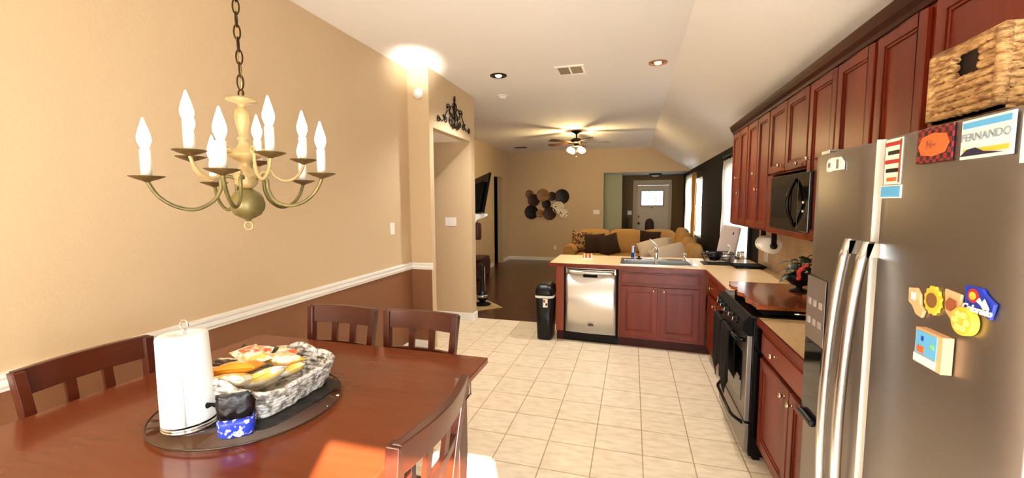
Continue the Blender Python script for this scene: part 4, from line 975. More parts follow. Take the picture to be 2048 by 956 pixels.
# ------------------------------------------------------------------ chairs
def bar(m_, p, q, w, d, up=(0, 0, 1)):
    p, q = Vector(p), Vector(q); t_ = (q-p).normalized(); a = Vector(up).cross(t_)
    a = a.normalized() if a.length > 1e-4 else Vector((1, 0, 0)); b = t_.cross(a)
    r = lambda c: [tuple(c + a*sx*w/2 + b*sy*d/2) for sx, sy in ((-1, -1), (1, -1), (1, 1), (-1, 1))]
    m_.loft([r(p), r(q)], smooth=False)
def make_chair(label, loc, rotz):
    t = thing('dining_chair', label, 'chair', loc, rotz, 'counter-height cherry dining chairs')
    SH = 0.61; hw = 0.205
    st_ = MB(); st_.prism([(-0.20, -0.19), (0.20, -0.19), (0.215, 0.20), (-0.215, 0.20)], SH-0.03, SH)
    obj('seat', st_, M['chair'], t, bevel=0.008)
    yb = lambda z: -0.20 - (z-SH)*0.13 if z > SH else -0.20 + (z-SH)*0.05
    for sx in (-1, 1):
        pl = MB()
        rings = []
        for z_ in (0.0, 0.3, SH-0.03, SH+0.1, 0.83, 0.95, 1.045):
            x_ = sx*(hw-0.018 + (0.012*(max(0, z_-0.83)/0.2))); y_ = yb(z_)
            rings.append([(x_+a*0.017, y_+b*0.019, z_) for a, b in ((-1, -1), (1, -1), (1, 1), (-1, 1))])
        pl.loft(rings, smooth=False); obj('leg', pl, M['chair'], t, bevel=0.003)
        obj('leg', MB().loft([[(sx*0.185+a*w, 0.175+b*w, z_) for a, b in ((-1, -1), (1, -1), (1, 1), (-1, 1))] for w, z_ in ((0.014, 0), (0.019, SH-0.03))], smooth=False), M['chair'], t, bevel=0.003)
    # crest rail, bowed backwards
    cr = MB(); rings = []; n = 14
    for i in range(n+1):
        s = i/n; x_ = -hw-0.004 + (2*hw+0.008)*s; bow = 0.028*math.sin(PI*s)
        y0, y1 = yb(0.955)-bow-0.002, yb(1.05)-bow-0.006
        rings.append([(x_, y0-0.012, 0.958), (x_, y0+0.012, 0.958), (x_, y1+0.013, 1.05), (x_, y1-0.013, 1.05)])
    cr.loft(rings, smooth=False); obj('crest_rail', cr, M['chair'], t, bevel=0.003)
    for z0_, z1_, nm in ((0.825, 0.860, 'middle_rail'), (0.66, 0.695, 'lower_rail')):
        m2 = MB(); rings = []
        for i in range(n+1):
            s = i/n; x_ = -hw+0.02 + (2*hw-0.04)*s; bow = 0.024*math.sin(PI*s); y_ = yb((z0_+z1_)/2)-bow
            rings.append([(x_, y_-0.009, z0_), (x_, y_+0.009, z0_), (x_, y_+0.009-0.003, z1_), (x_, y_-0.009-0.003, z1_)])
        m2.loft(rings, smooth=False); obj(nm, m2, M['chair'], t)
    for sx in (-1, 1):
        m2 = MB(); x_ = sx*0.058; bow = 0.022
        bar(m2, (x_, yb(0.69)-bow, 0.69), (x_, yb(0.965)-bow, 0.965), 0.032, 0.014, (0, 1, 0)); obj('back_slat', m2, M['chair'], t)
        m2 = MB(); bar(m2, (sx*0.16, yb(0.69)-0.008, 0.692), (-sx*0.16, yb(0.83)-0.010-0.004*sx, 0.828), 0.022, 0.012, (0, 1, 0)); obj('cross_brace', m2, M['chair'], t)
    for z_, a, b in ((0.22, (-0.185, 0.175), (0.185, 0.175)), (0.16, (-0.185, -0.21), (0.185, -0.21)), (0.25, (-0.185, -0.2), (-0.185, 0.175)), (0.25, (0.185, -0.2), (0.185, 0.175))):
        m2 = MB(); bar(m2, (a[0], a[1], z_), (b[0], b[1], z_), 0.02, 0.03); obj('stretcher', m2, M['chair'], t)
    return t
ch = make_chair('cherry dining chair pushed in on the wall side of the table', (-1.755, 1.055, 0), -PI/2)
G = 'counter-height cherry dining chairs'
copy_tree(ch, (-1.52, 1.645, 0), PI, 'cherry dining chair at the far side of the table, nearer the wall', G)
copy_tree(ch, (-1.055, 1.655, 0), PI-0.03, 'cherry dining chair at the far side of the table, nearer the kitchen', G)
copy_tree(ch, (-0.785, 1.03, 0), PI/2, 'cherry dining chair on the kitchen side of the table, lit by the sun', G)

# ------------------------------------------------------------------ things on the table
t = thing('lazy_susan', 'round smoked glass lazy susan in the middle of the table', 'lazy susan', (-1.265, 1.10, TZ))
obj('bearing_ring', MB().lathe([(0.09, 0.0005), (0.09, 0.009), (0.07, 0.009), (0.07, 0.0005)], seg=32, cap=False), M['blackm'], t)
obj('glass_disc', MB().lathe([(0.001, 0.0095), (0.286, 0.0095), (0.286, 0.0145), (0.001, 0.0145)], seg=72), M['tableglass'], t)
obj('edge', MB().lathe([(0.2862, 0.0095), (0.2895, 0.0095), (0.2895, 0.0146), (0.2862, 0.0146), (0.2862, 0.0095)], seg=72, cap=False), mat('smoked_edge', '#3A2A18', 0.2), t)
ZS = TZ + 0.0148
# paper towel roll
PX, PY = -1.325, 0.93
t = thing('paper_towel_stand', 'white paper towel roll on a chrome stand on the glass lazy susan', 'paper towel stand', (PX, PY, ZS))
sb = MB()
for z_ in (0.005, 0.013): sb.tube([(0.072*math.cos(2*PI*k/36), 0.072*math.sin(2*PI*k/36), z_) for k in range(36)], 0.0038, 8, True)
sb.box(-0.072, 0.072, -0.004, 0.004, 0.001, 0.006).box(-0.004, 0.004, -0.072, 0.072, 0.001, 0.006)
obj('base', sb, M['chrome'], t)
lp = [(0.016*math.sin(a), 0, 0.318 - 0.016*math.cos(a)) for a in [2*PI*k/20 for k in range(21)]]
obj('post', MB().tube([(0, 0, 0.003), (0, 0, 0.302)], 0.0035, 8).tube(lp, 0.0028, 8), M['chrome'], t)
rl = MB().lathe([(0.02, 0.020), (0.070, 0.019), (0.0725, 0.025), (0.068, 0.16), (0.066, 0.285), (0.062, 0.290), (0.02, 0.290), (0.02, 0.02)], seg=40, cap=False)
obj('roll', rl, M['paper'], t).rotation_euler = (0, -0.035, 0)
sh = MB(); rings = []
for k in range(10):
    a = -2.2 + 0.16*k; r_ = 0.0735 + 0.0004*k; rings.append([(r_*math.cos(a), r_*math.sin(a), 0.021), ((r_-0.006)*math.cos(a+0.02), (r_-0.006)*math.sin(a+0.02), 0.284)])
sh.loft(rings, closed=False); o = obj('loose_sheet', sh, M['paper'], t); s_ = o.modifiers.new('thick', 'SOLIDIFY'); s_.thickness = 0.0008; o.rotation_euler = (0, -0.035, 0)

# snack basket
BX, BY, BR = -1.265, 1.155, math.radians(2)
t = thing('snack_basket', 'grey and white rope basket full of snacks on the lazy susan', 'basket', (BX, BY, ZS+0.0018), BR)
rb = MB(); rows = 7
for r in range(rows):
    s = r/(rows-1); z_ = 0.009 + 0.0125*r; w_ = 0.30 + 0.055*s; d_ = 0.315 + 0.055*s
    ring = rrect(w_, d_, 0, 6, 56); pts = []; rs = []
    for k, p in enumerate(ring):
        endlift = (max(0, abs(p[1])/(d_/2)-0.75)*4)**2 * max(0, 1-abs(p[0])/(w_/2)*0.0) * 0.018 * s
        pts.append((p[0] + 0.002*math.sin(k*1.9+r), p[1], z_ + endlift + 0.0015*math.sin(k*2.3+r*2))); rs.append(0.0088*(1+0.18*math.sin(k*1.57+r*1.9)))
    rb.tube(pts, rs, 8, True)
rb.loft([rrect(0.27, 0.285, 0.003, 6, 36), rrect(0.28, 0.295, 0.012, 6, 36)])
obj('woven_side', rb, M['rope'], t)
for sg in (-1, 1):
    hp = [(x_, sg*0.182, 0.094 + 0.03*math.cos(x_/0.075*PI/2)) for x_ in [-0.075+0.015*k for k in range(11)]]
    obj('handle', MB().tube(hp, 0.0105, 8), M['rope'], t)
def packet(name, label, mats_, p, size, rz, rx, ry, group):
    R_ = Matrix.Rotation(rz, 4, 'Z') @ Matrix.Rotation(rx, 4, 'X') @ Matrix.Rotation(ry, 4, 'Y')
    t = thing(name, label, 'snack packet', p, 0, group)
    w, d, h = size
    body = MB().T(R_); nx, ny = 14, 10; vs = []; 
    for sgn in (1, -1):
        grid = []
        for i in range(nx+1):
            for j in range(ny+1):
                u, v = 2*i/nx-1, 2*j/ny-1
                th_ = (1-abs(u)**2.4)*(1-abs(v)**3)
                grid.append((u*w/2, v*d/2*(1-0.06*(1-abs(u))), sgn*(h/2*th_**0.6 + 0.0006) + 0.0012*math.sin(i*2.1+j)*th_))
        body.m(0)
        b0 = grid; fs0 = []; fs1 = []
        for i in range(nx):
            for j in range(ny):
                f = (i*(ny+1)+j, (i+1)*(ny+1)+j, (i+1)*(ny+1)+j+1, i*(ny+1)+j+1)
                (fs1 if (3 <= i <= nx-4 and 2 <= j <= ny-3) else fs0).append(f)
        body.m(0).add(grid, fs0, True); body.m(1).add(grid, fs1, True)
    obj('wrapper', body, [M[mats_[0]], M[mats_[1]]], t)
    for sx in (-1, 1): obj('sealed_edge', MB().T(R_).box(sx*w/2-0.004, sx*w/2+0.004, -d/2, d/2, -0.0012, 0.0012), M[mats_[0]], t)
G = 'snack packets in the rope basket'
for nm_, c1_, c2_ in (('yellow_wrap', '#F0C23A', '#FBF4E2'), ('orange_wrap', '#EE7434', '#FBEFE2'), ('white_blotch', '#F6F3EC', '#F3D06A')):
    mat(nm_, c1_, 0.3, var=(c2_, 28, (1, 1, 1), 0.46, 0.54), bump=(40, 0.5, 0.004, (1, 1, 1)))
_mats_extra = dict(yellow=_mats['yellow_wrap'], orange=_mats['orange_wrap'], darkbrown=mat('dark_brown_wrap', '#2A1712', 0.3, var=('#8A6A54', 40, (1, 1, 1), 0.56, 0.6)), cream=mat('cream_wrap', '#F1E4C8', 0.35), white2=_mats['white_blotch'], gold=mat('gold_wrap', '#F0A32C', 0.3))
M.update(_mats_extra)
pk = [
 ('dark brown snack packet at the far left of the rope basket', ('darkbrown', 'orange'), (-1.335, 1.22, ZS+0.110), (0.12, 0.085, 0.03), 0.5, 0.3, 0.2),
 ('dark brown snack packet leaning on the far side of the rope basket', ('darkbrown', 'cream'), (-1.37, 1.12, ZS+0.105), (0.11, 0.08, 0.03), 1.0, -0.2, 0.3),
 ('orange and white snack packet at the back of the rope basket', ('orange', 'white2'), (-1.305, 1.255, ZS+0.095), (0.12, 0.085, 0.032), 0.2, 0.25, 0.1),
 ('orange and cream snack packet in the middle of the pile', ('white2', 'orange'), (-1.32, 1.165, ZS+0.125), (0.12, 0.08, 0.03), -0.4, 0.1, 0.15),
 ('gold and white snack packet at the left end of the pile', ('gold', 'white2'), (-1.37, 1.04, ZS+0.10), (0.12, 0.085, 0.034), 0.7, -0.25, 0.0),
 ('white snack packet with yellow edges, largest near the right of the pile', ('yellow', 'white2'), (-1.235, 1.22, ZS+0.10), (0.13, 0.085, 0.035), -0.3, -0.15, -0.1),
 ('gold snack packet in front of the pile', ('gold', 'yellow'), (-1.285, 1.085, ZS+0.115), (0.12, 0.08, 0.032), 0.4, -0.2, -0.05),
 ('yellow and white snack packet at the near left corner of the basket', ('yellow', 'white2'), (-1.25, 1.03, ZS+0.095), (0.125, 0.085, 0.034), 0.2, -0.35, -0.1),
 ('white snack packet standing at the near side of the basket', ('white2', 'cream'), (-1.195, 1.10, ZS+0.085), (0.115, 0.08, 0.034), 0.9, -0.5, -0.2),
 ('cream snack packet lying at the bottom middle of the basket', ('cream', 'white2'), (-1.27, 1.15, ZS+0.055), (0.13, 0.09, 0.04), 0.1, 0.0, 0.0),
 ('white and grey snack packet at the right end of the basket', ('white2', 'gold'), (-1.185, 1.215, ZS+0.07), (0.10, 0.075, 0.03), -0.7, 0.3, -0.3),
 ('orange snack packet low at the left end of the basket', ('orange', 'cream'), (-1.33, 1.08, ZS+0.06), (0.12, 0.085, 0.036), 1.2, 0.1, 0.1),
]
for lab, mm, p, sz, rz, rx, ry in pk: packet('snack_packet', lab, mm, (p[0]-0.012, p[1]-0.005, p[2]+0.012), (sz[0]*1.15, sz[1]*1.15, sz[2]*1.3), rz, rx, ry, G)
# dark sheet under the basket: its shaded reflection in the glass, painted
single('basket_reflection', MB().prism([(p[0], p[1]) for p in rrect(0.37, 0.40, 0, 5, 40, -1.235, 1.135)], ZS+0.0002, ZS+0.0016), mat('reflection_dark', '#16110F', 0.5, var=('#4A423C', 30, (1, 1, 1), 0.5, 0.75)), 'dark sheet painted as the reflection of the rope basket in the glass', 'painted reflection')
# black and blue bag in front of the basket
t = thing('cookie_bag', 'crumpled black and blue snack bag leaning on the near corner of the rope basket', 'snack bag', (-1.13, 0.925, ZS))
R_ = Matrix.Rotation(math.radians(38), 4, 'Z') @ Matrix.Diagonal((1.08, 1.08, 1.05, 1))
bg_ = MB().T(R_); rings = []
prof = [(0.075, 0.045, 0.0, 0), (0.085, 0.055, 0.01, 0), (0.088, 0.055, 0.04, 0), (0.085, 0.05, 0.055, 0.0), (0.088, 0.045, 0.075, 0.003), (0.092, 0.035, 0.095, -0.004), (0.075, 0.018, 0.11, -0.01), (0.085, 0.006, 0.122, -0.014)]
for (w, d, z_, off) in prof:
    ring = []
    for k in range(28):
        a = 2*PI*k/28; c_, s_2 = math.cos(a), math.sin(a); q = (abs(c_)**4 + abs(s_2)**4)**-0.25; cr_ = 1 + 0.05*math.sin(k*2.6+z_*90)
        ring.append((w/2*c_*q*cr_, off + d/2*s_2*q*cr_, z_ + (0.006*math.sin(k*1.9) if z_ > 0.07 else 0)))
    rings.append(ring)
bg_.m(0).loft(rings[:4], cap=True); bg_.m(1).loft(rings[3:], cap=True)
obj('bag_body', bg_, [mat('blue_wrap', '#2A3FC0', 0.25, var=('#E8ECFF', 60, (1, 1, 1), 0.52, 0.6)), mat('black_wrap', '#171113', 0.35, bump=(60, 0.6, 0.004, (1, 1, 1)))], t)
obj('twisted_end', MB().tube([(-0.035, -0.02, 0.09), (-0.055, -0.03, 0.098), (-0.068, -0.035, 0.095)], [0.008, 0.005, 0.009], 7), M['blackm'], t)

# ------------------------------------------------------------------ chandelier
CX, CY = -1.35, 1.20
t = thing('chandelier', 'ten light antique cream and bronze chandelier above the dining table', 'chandelier', (CX, CY, 1.53))
def cl(prof, m_=None, seg=24): return (m_ or MB()).lathe(prof, (CX, CY, 0), seg)
obj('column', cl([(0.008, 1.998), (0.048, 1.985), (0.05, 1.979), (0.014, 1.968), (0.014, 1.955), (0.022, 1.948), (0.025, 1.93), (0.024, 1.91), (0.016, 1.87), (0.013, 1.855), (0.022, 1.848), (0.018, 1.842), (0.016, 1.83), (0.024, 1.815), (0.045, 1.80), (0.054, 1.79), (0.054, 1.784), (0.03, 1.772), (0.018, 1.762), (0.014, 1.752),
                   (0.018, 1.745), (0.030, 1.73), (0.040, 1.715), (0.040, 1.708), (0.034, 1.70), (0.038, 1.69), (0.028, 1.678), (0.018, 1.670)]), M['antique'], t, world=True)
obj('ball', cl([(0.012, 1.672), (0.02, 1.667), (0.04, 1.655), (0.052, 1.637), (0.057, 1.615), (0.054, 1.595), (0.042, 1.575), (0.022, 1.563), (0.01, 1.558), (0.008, 1.55), (0.001, 1.549)]), M['olive'], t, world=True)
obj('bottom_ring', MB().tube([(CX+0.015*math.cos(a)*0.96, CY+0.015*math.cos(a)*0.28, 1.535+0.015*math.sin(a)) for a in [2*PI*k/20 for k in range(20)]], 0.003, 8, True), M['antique'], t, world=True)
def bez(P, n=22):
    out = []
    m = len(P)
    for k in range(n+1):   # Catmull-Rom through the points
        s = k/n*(m-1); i = min(int(s), m-2); u = s-i
        p0, p1, p2, p3 = P[max(i-1, 0)], P[i], P[i+1], P[min(i+2, m-1)]
        out.append(tuple(0.5*((2*p1[a]) + (-p0[a]+p2[a])*u + (2*p0[a]-5*p1[a]+4*p2[a]-p3[a])*u*u + (-p0[a]+3*p1[a]-3*p2[a]+p3[a])*u**3) for a in range(len(p1))))
    return out
def arm(R, ang, zs, lower, dz):
    c_, s_2 = math.cos(ang), math.sin(ang)
    if lower: prof = [(0.030, 1.705), (0.055, 1.712), (0.075, 1.70), (0.078, 1.665), (0.100, 1.625), (0.150, 1.600+dz*0.6), (0.205, 1.612+dz*0.8), (0.248, 1.648+dz), (R, zs-0.012+dz)]
    else: prof = [(0.040, 1.79), (0.060, 1.797), (0.074, 1.785), (0.076, 1.755), (0.092, 1.718), (0.125, 1.700), (0.160, 1.712), (0.184, 1.742), (R, zs-0.012)]
    pts = [(CX+r*c_, CY+r*s_2, z_) for r, z_ in bez(prof, 34)]
    zz = zs + (dz if lower else 0)
    a_ = obj('arm', MB().tube(pts, 0.0062 if lower else 0.0056, 8), M['olive'] if lower else M['antique'], t, world=True)
    # small scroll at the foot of the arm
    sc = [(0.055 + 0.018*math.cos(q)*(1-q/9), (1.715 if lower else 1.80) + 0.018*math.sin(q)*(1-q/9)) for q in [k*0.45 for k in range(14)]]
    obj('scroll', MB().tube([(CX+(r+0.01)*c_, CY+(r+0.01)*s_2, z_) for r, z_ in sc], 0.0035, 6), M['antique'], a_, world=True)
    px, py = CX+R*c_, CY+R*s_2
    obj('saucer', MB().lathe([(0.006, zz-0.016), (0.012, zz-0.012), (0.030, zz-0.006), (0.047, zz+0.002), (0.048, zz+0.004), (0.012, zz+0.002)], (px, py, 0), 24), M['saucer'], t, world=True)
    obj('candle_sleeve', MB().lathe([(0.0145, zz+0.002), (0.0145, zz+0.088), (0.010, zz+0.089)], (px, py, 0), 18), M['candle'], t, world=True)
    obj('bulb', MB().lathe([(0.009, zz+0.0895), (0.013, zz+0.098), (0.0185, zz+0.115), (0.0185, zz+0.13), (0.013, zz+0.152), (0.007, zz+0.172), (0.003, zz+0.186), (0.0005, zz+0.19)], (px, py, 0), 18), M['bulb'], t, world=True)
for k in range(5):
    a = 0.31 + 2*PI*k/5; arm(0.272, a, 1.708, True, 0.012*math.cos(a))
    a = 0.918 + 2*PI*k/5; arm(0.193, a, 1.781, False, 0)
chn = MB()
obj('loop', MB().tube([(CX+0.012*math.cos(a), CY, 2.007+0.012*math.sin(a)) for a in [2*PI*k/16 for k in range(16)]], 0.0028, 6, True), M['chain'], t, world=True)
z_ = 2.045; k = 0
while z_ < H-0.06:
    a0 = 0.6 + (PI/2 if k % 2 else 0); pts = []
    for q in range(16):
        a = 2*PI*q/16; u = 0.010*math.cos(a); v = 0.026*math.sin(a); pts.append((CX+u*math.cos(a0)+0.002*math.sin(k), CY+u*math.sin(a0), z_+v))
    chn.tube(pts, 0.0028, 6, True); z_ += 0.043; k += 1
obj('chain', chn, M['chain'], t, world=True)
obj('cord', MB().tube([(CX+0.004*math.sin(q*0.9), CY+0.004*math.cos(q*0.9), 2.0+q*0.05) for q in range(21)], 0.002, 6), M['brass'], t, world=True)
obj('canopy', cl([(0.06, H-0.001), (0.055, H-0.02), (0.02, H-0.04), (0.006, H-0.05)]), M['chain'], t, world=True)

# ------------------------------------------------------------------ ceiling fittings
def can(x, y, label, m_ring):
    t = thing('recessed_light', label, 'recessed light', (x, y, H))
    obj('trim_ring', MB().lathe([(0.095, H-0.0005), (0.095, H-0.006), (0.070, H-0.010), (0.066, H-0.002), (0.066, H-0.0005)], (x, y, 0), 28, cap=False), m_ring, t, world=True)
    obj('reflector', MB().lathe([(0.0655, H-0.0007), (0.05, H-0.0008), (0.001, H-0.0009)], (x, y, 0), 28, cap=False), mat('can_reflector', '#7A5E44', 0.3, 0.6), t, world=True)
    obj('bulb', MB().lathe([(0.034, H-0.001), (0.034, H-0.008), (0.024, H-0.016), (0.001, H-0.020)], (x, y, 0), 20), M['canbulb'], t, world=True)
    lamp('can_lamp', 'SPOT', (x, y, H-0.03), 110, (1.0, 0.96, 0.90), dirn=(0, 0, -1), spot_size=math.radians(125), spot_blend=0.6, shadow_soft_size=0.04)
can(-1.474, 4.589, 'recessed ceiling light with a dark ring, left of the vent', M['bronze'])
can(0.219, 4.652, 'recessed ceiling light glowing brighter, right of the vent', mat('copper_ring', '#B98455', 0.3, 0.5))
t = thing('ceiling_vent', 'white two part ceiling vent between the recessed lights', 'vent', (-0.665, 4.63, H))
obj('vent_frame', MB().box(-0.825, -0.515, 4.47, 4.50, H-0.012, H-0.0005).box(-0.825, -0.515, 4.75, 4.78, H-0.012, H-0.0005).box(-0.825, -0.795, 4.50, 4.75, H-0.012, H-0.0005).box(-0.545, -0.515, 4.50, 4.75, H-0.012, H-0.0005).box(-0.678, -0.662, 4.50, 4.75, H-0.012, H-0.0005), M['trim'], t, world=True)
sl = MB()
for k in range(12):
    for a, b in ((-0.795, -0.678), (-0.662, -0.545)): sl.box(a, b, 4.505+0.0205*k, 4.515+0.0205*k, H-0.009, H-0.004)
obj('louvres', sl, mat('vent_grey', '#8D7A66', 0.5), t, world=True)
obj('duct', MB().box(-0.795, -0.545, 4.50, 4.75, H-0.0025, H-0.0005), mat('vent_dark', '#4A3626', 0.8), t, world=True)
t = thing('ceiling_vent', 'small dark ceiling vent at the far end of the living room', 'vent', (-2.8, 10.55, H))
obj('vent_frame', MB().box(-2.95, -2.65, 10.45, 10.65, H-0.010, H-0.0005), mat('vent_brown', '#4A3828', 0.6), t, world=True)
t = thing('smoke_detector', 'round white smoke detector on the kitchen ceiling below the left recessed light', 'smoke detector', (-1.692, 5.435, H))
obj('base', MB().lathe([(0.07, H-0.0005), (0.07, H-0.012), (0.055, H-0.014)], (-1.692, 5.435, 0), 24), M['trim'], t, world=True)
obj('cover', MB().lathe([(0.052, H-0.0142), (0.048, H-0.040), (0.001, H-0.042)], (-1.692, 5.435, 0), 24), M['trim'], t, world=True)
t = thing('smoke_detector', 'round white detector high on the narrow wall by the hall opening', 'smoke detector', (-2.205, 4.09, 2.775))
obj('base', MB().lathe([(0.055, 4.0895), (0.055, 4.075), (0.045, 4.07)], (-2.205, 0, 2.775), 28, 'y'), M['trim'], t, world=True)
obj('cover', MB().lathe([(0.043, 4.0698), (0.04, 4.06), (0.001, 4.058)], (-2.205, 0, 2.775), 28, 'y'), M['white'], t, world=True)

# ceiling fan
fx, fy = -1.108, 8.5
t = thing('ceiling_fan', 'dark bronze ceiling fan with lit glass globes in the living room', 'ceiling fan', (fx, fy, 2.6))
fl3 = lambda p, seg=24: MB().lathe(p, (fx, fy, 0), seg)
obj('canopy', fl3([(0.105, H-0.001), (0.10, H-0.012), (0.04, H-0.05), (0.014, H-0.07)]), M['bronze'], t, world=True)
obj('downrod', fl3([(0.014, 2.97), (0.014, 2.89)]), M['bronze'], t, world=True)
obj('motor', fl3([(0.02, 2.90), (0.09, 2.885), (0.125, 2.86), (0.125, 2.825), (0.09, 2.80), (0.05, 2.785), (0.04, 2.77)]), M['bronze'], t, world=True)
fw_ = wood_mat('fan_blade_wood', '#3A2014', '#5C3820', 'x', 4, 0.4, 0.1)
for k in range(5):
    a = 0.22 + 2*PI*k/5
    T_ = Matrix.Translation((fx, fy, 2.81)) @ Matrix.Rotation(a, 4, 'Z') @ Matrix.Rotation(math.radians(10), 4, 'X')
    bl = obj('blade', MB().T(T_).prism([(0.17, -0.045), (0.62, -0.07), (0.66, -0.05), (0.66, 0.05), (0.62, 0.07), (0.17, 0.045)], -0.004, 0.004), fw_, t, world=True)
    obj('blade_iron', MB().T(T_).box(0.09, 0.21, -0.018, 0.018, -0.012, -0.0045), M['bronze'], bl, world=True)
obj('light_fitter', fl3([(0.05, 2.769), (0.06, 2.76), (0.06, 2.74), (0.03, 2.725), (0.001, 2.72)]), M['bronze'], t, world=True)
for k in range(4):
    a = PI/4*0.9 + PI/2*k; c_, s_2 = math.cos(a), math.sin(a); p = Vector((fx+0.125*c_, fy+0.125*s_2, 2.70))
    q = Vector((c_*0.55, s_2*0.55, -1)).normalized().to_track_quat('Z', 'Y').to_matrix().to_4x4()
    obj('light_arm', MB().tube([(fx+0.04*c_, fy+0.04*s_2, 2.745), (fx+0.09*c_, fy+0.09*s_2, 2.745), tuple(p + Vector((0, 0, 0.025)))], 0.008), M['bronze'], t, world=True)
    obj('glass_globe', MB().T(Matrix.Translation(p) @ q).lathe([(0.02, -0.01), (0.035, 0.0), (0.055, 0.03), (0.062, 0.06), (0.055, 0.085), (0.03, 0.098), (0.001, 0.1)], seg=20), M['fanbulb'], t, world=True)
obj('pull_chain', MB().tube([(fx, fy, 2.72), (fx, fy, 2.54)], 0.002, 5).ball((fx, fy, 2.53), 0.008, 8, 6), M['brass'], t, world=True)
lamp('fan_up_light', 'POINT', (fx, fy-0.0, 2.64), 60, (1.0, 0.74, 0.36), shadow_soft_size=0.06)
t = thing('flush_ceiling_light', 'flush ceiling light with a dark rim in front of the front door', 'ceiling light', (0.58, 12.25, 2.40))
obj('rim', MB().lathe([(0.17, 2.3995), (0.17, 2.375), (0.13, 2.36), (0.12, 2.3595)], (0.58, 12.25, 0), 24), M['bronze'], t, world=True)
obj('glass_bowl', MB().lathe([(0.118, 2.3593), (0.10, 2.335), (0.06, 2.315), (0.001, 2.31)], (0.58, 12.25, 0), 24), mat('frosted_glass', '#B9AB94', 0.4), t, world=True)

# ------------------------------------------------------------------ wrought iron scroll over the hall opening
t = thing('iron_wall_scroll', 'black wrought iron scroll decoration above the hall opening', 'wall decoration', (XP, 4.74, 2.67))
def Q(u, v): return (XP+0.012, 4.74+u, 2.66+v)
def spiral(c, r0, a0, turns, sgn=1, n=20): return [(c[0]+r0*(1-0.72*k/n)*math.cos(a0+sgn*turns*2*PI*k/n), c[1]+r0*(1-0.72*k/n)*math.sin(a0+sgn*turns*2*PI*k/n)) for k in range(n+1)]
ir = MB()
def stroke(pts, r=0.0065): ir.tube([Q(*p) for p in pts], r, 6)
for s in (-1, 1):
    f = lambda P: [(s*a, b) for a, b in P]
    stroke(f(bez([(0.02, -0.06), (0.10, 0.0), (0.19, 0.03), (0.25, -0.02), (0.29, -0.08), (0.36, -0.12), (0.43, -0.09)], 24)))
    stroke(f(spiral((0.44, -0.115), 0.035, 1.6, 1.2, -1))); stroke(f(spiral((0.255, -0.085), 0.045, 0.6, 1.2, -1)))
    stroke(f(bez([(0.02, 0.02), (0.07, 0.09), (0.12, 0.08), (0.15, 0.02), (0.11, -0.03), (0.07, 0.0)], 20)))
    stroke(f(spiral((0.13, -0.085), 0.045, 1.2, 1.3, -1))); stroke(f(bez([(0.0, -0.12), (0.05, -0.10), (0.08, -0.04), (0.05, 0.02), (0.0, 0.05)], 16)))
    stroke(f(bez([(0.0, 0.06), (0.04, 0.09), (0.045, 0.13), (0.015, 0.15)], 12))); stroke(f(spiral((0.055, -0.135), 0.035, 1.5, 1.1, -1)))
    stroke(f(bez([(0.12, 0.05), (0.17, 0.10), (0.22, 0.08), (0.22, 0.04)], 14)))
    for p in ((0.19, 0.06), (0.10, -0.13), (0.31, -0.055)): ir.ball(Q(s*p[0], p[1]), 0.014, 8, 6, (0.6, 1.4, 1))
stroke([(0, -0.15), (0, 0.17)], 0.009); ir.ball(Q(0, 0.185), 0.020, 10, 8, (0.6, 1, 1.5)); ir.ball(Q(0, 0.22), 0.012, 10, 8); ir.ball(Q(0, -0.02), 0.03, 10, 8, (0.4, 1, 1.6))
obj('scrollwork', ir, M['bronze'], t, world=True)

# ------------------------------------------------------------------ living room
# metal wall art of overlapping discs
t = thing('disc_wall_art', 'metal wall art of eleven overlapping brown, black and tan discs', 'wall art', (-2.3, YF, 1.6))
discs = [(297, 433, 24, 'd2'), (323, 470, 36, 'd1'), (380, 445, 37, 'd3'), (432, 455, 26, 'd1'), (490, 460, 42, 'd0'), (310, 537, 41, 'd0'), (400, 497, 26, 'd0'), (420, 550, 38, 'd1'), (360, 548, 22, 'd3'), (472, 520, 35, 'd4'), (503, 555, 25, 'd4')]
dmt = dict(d0=mat('disc_black', '#17100C', 0.4, 0.4), d1=mat('disc_dark_brown', '#3A2014', 0.4, 0.4), d2=mat('disc_brown', '#8A6644', 0.45, 0.3, var=('#5A3A22', 30, (1, 1, 1), 0.4, 0.6)),
           d3=mat('disc_tan', '#A87C50', 0.45, 0.2, var=('#5A3820', 12, (1, 1, 6), 0.45, 0.65)), d4=mat('disc_pale', '#F0E6CE', 0.5, var=('#3A2818', 26, (1, 1, 1), 0.56, 0.62)))
k = 0
for u, v, r, c in discs:
    # layout read once from the piece: centimetres across and up the wall
    x_ = -2.792 + (u-297)*0.004757; z_ = 1.702 - (v-470)*0.00489 + (u-380)*0.00028; rad = r*0.00485
    yy = YF-0.012-0.012*(k % 4) - (0.02 if c in ('d4', 'd3') else 0); k += 1
    obj('disc', MB().lathe([(0.001, 0), (rad*0.85, 0.001), (rad*0.93, -0.006), (rad, -0.004), (rad, 0.006), (0.001, 0.006)], (x_, yy, z_), 32, 'y', cap=False), dmt[c], t, world=True)

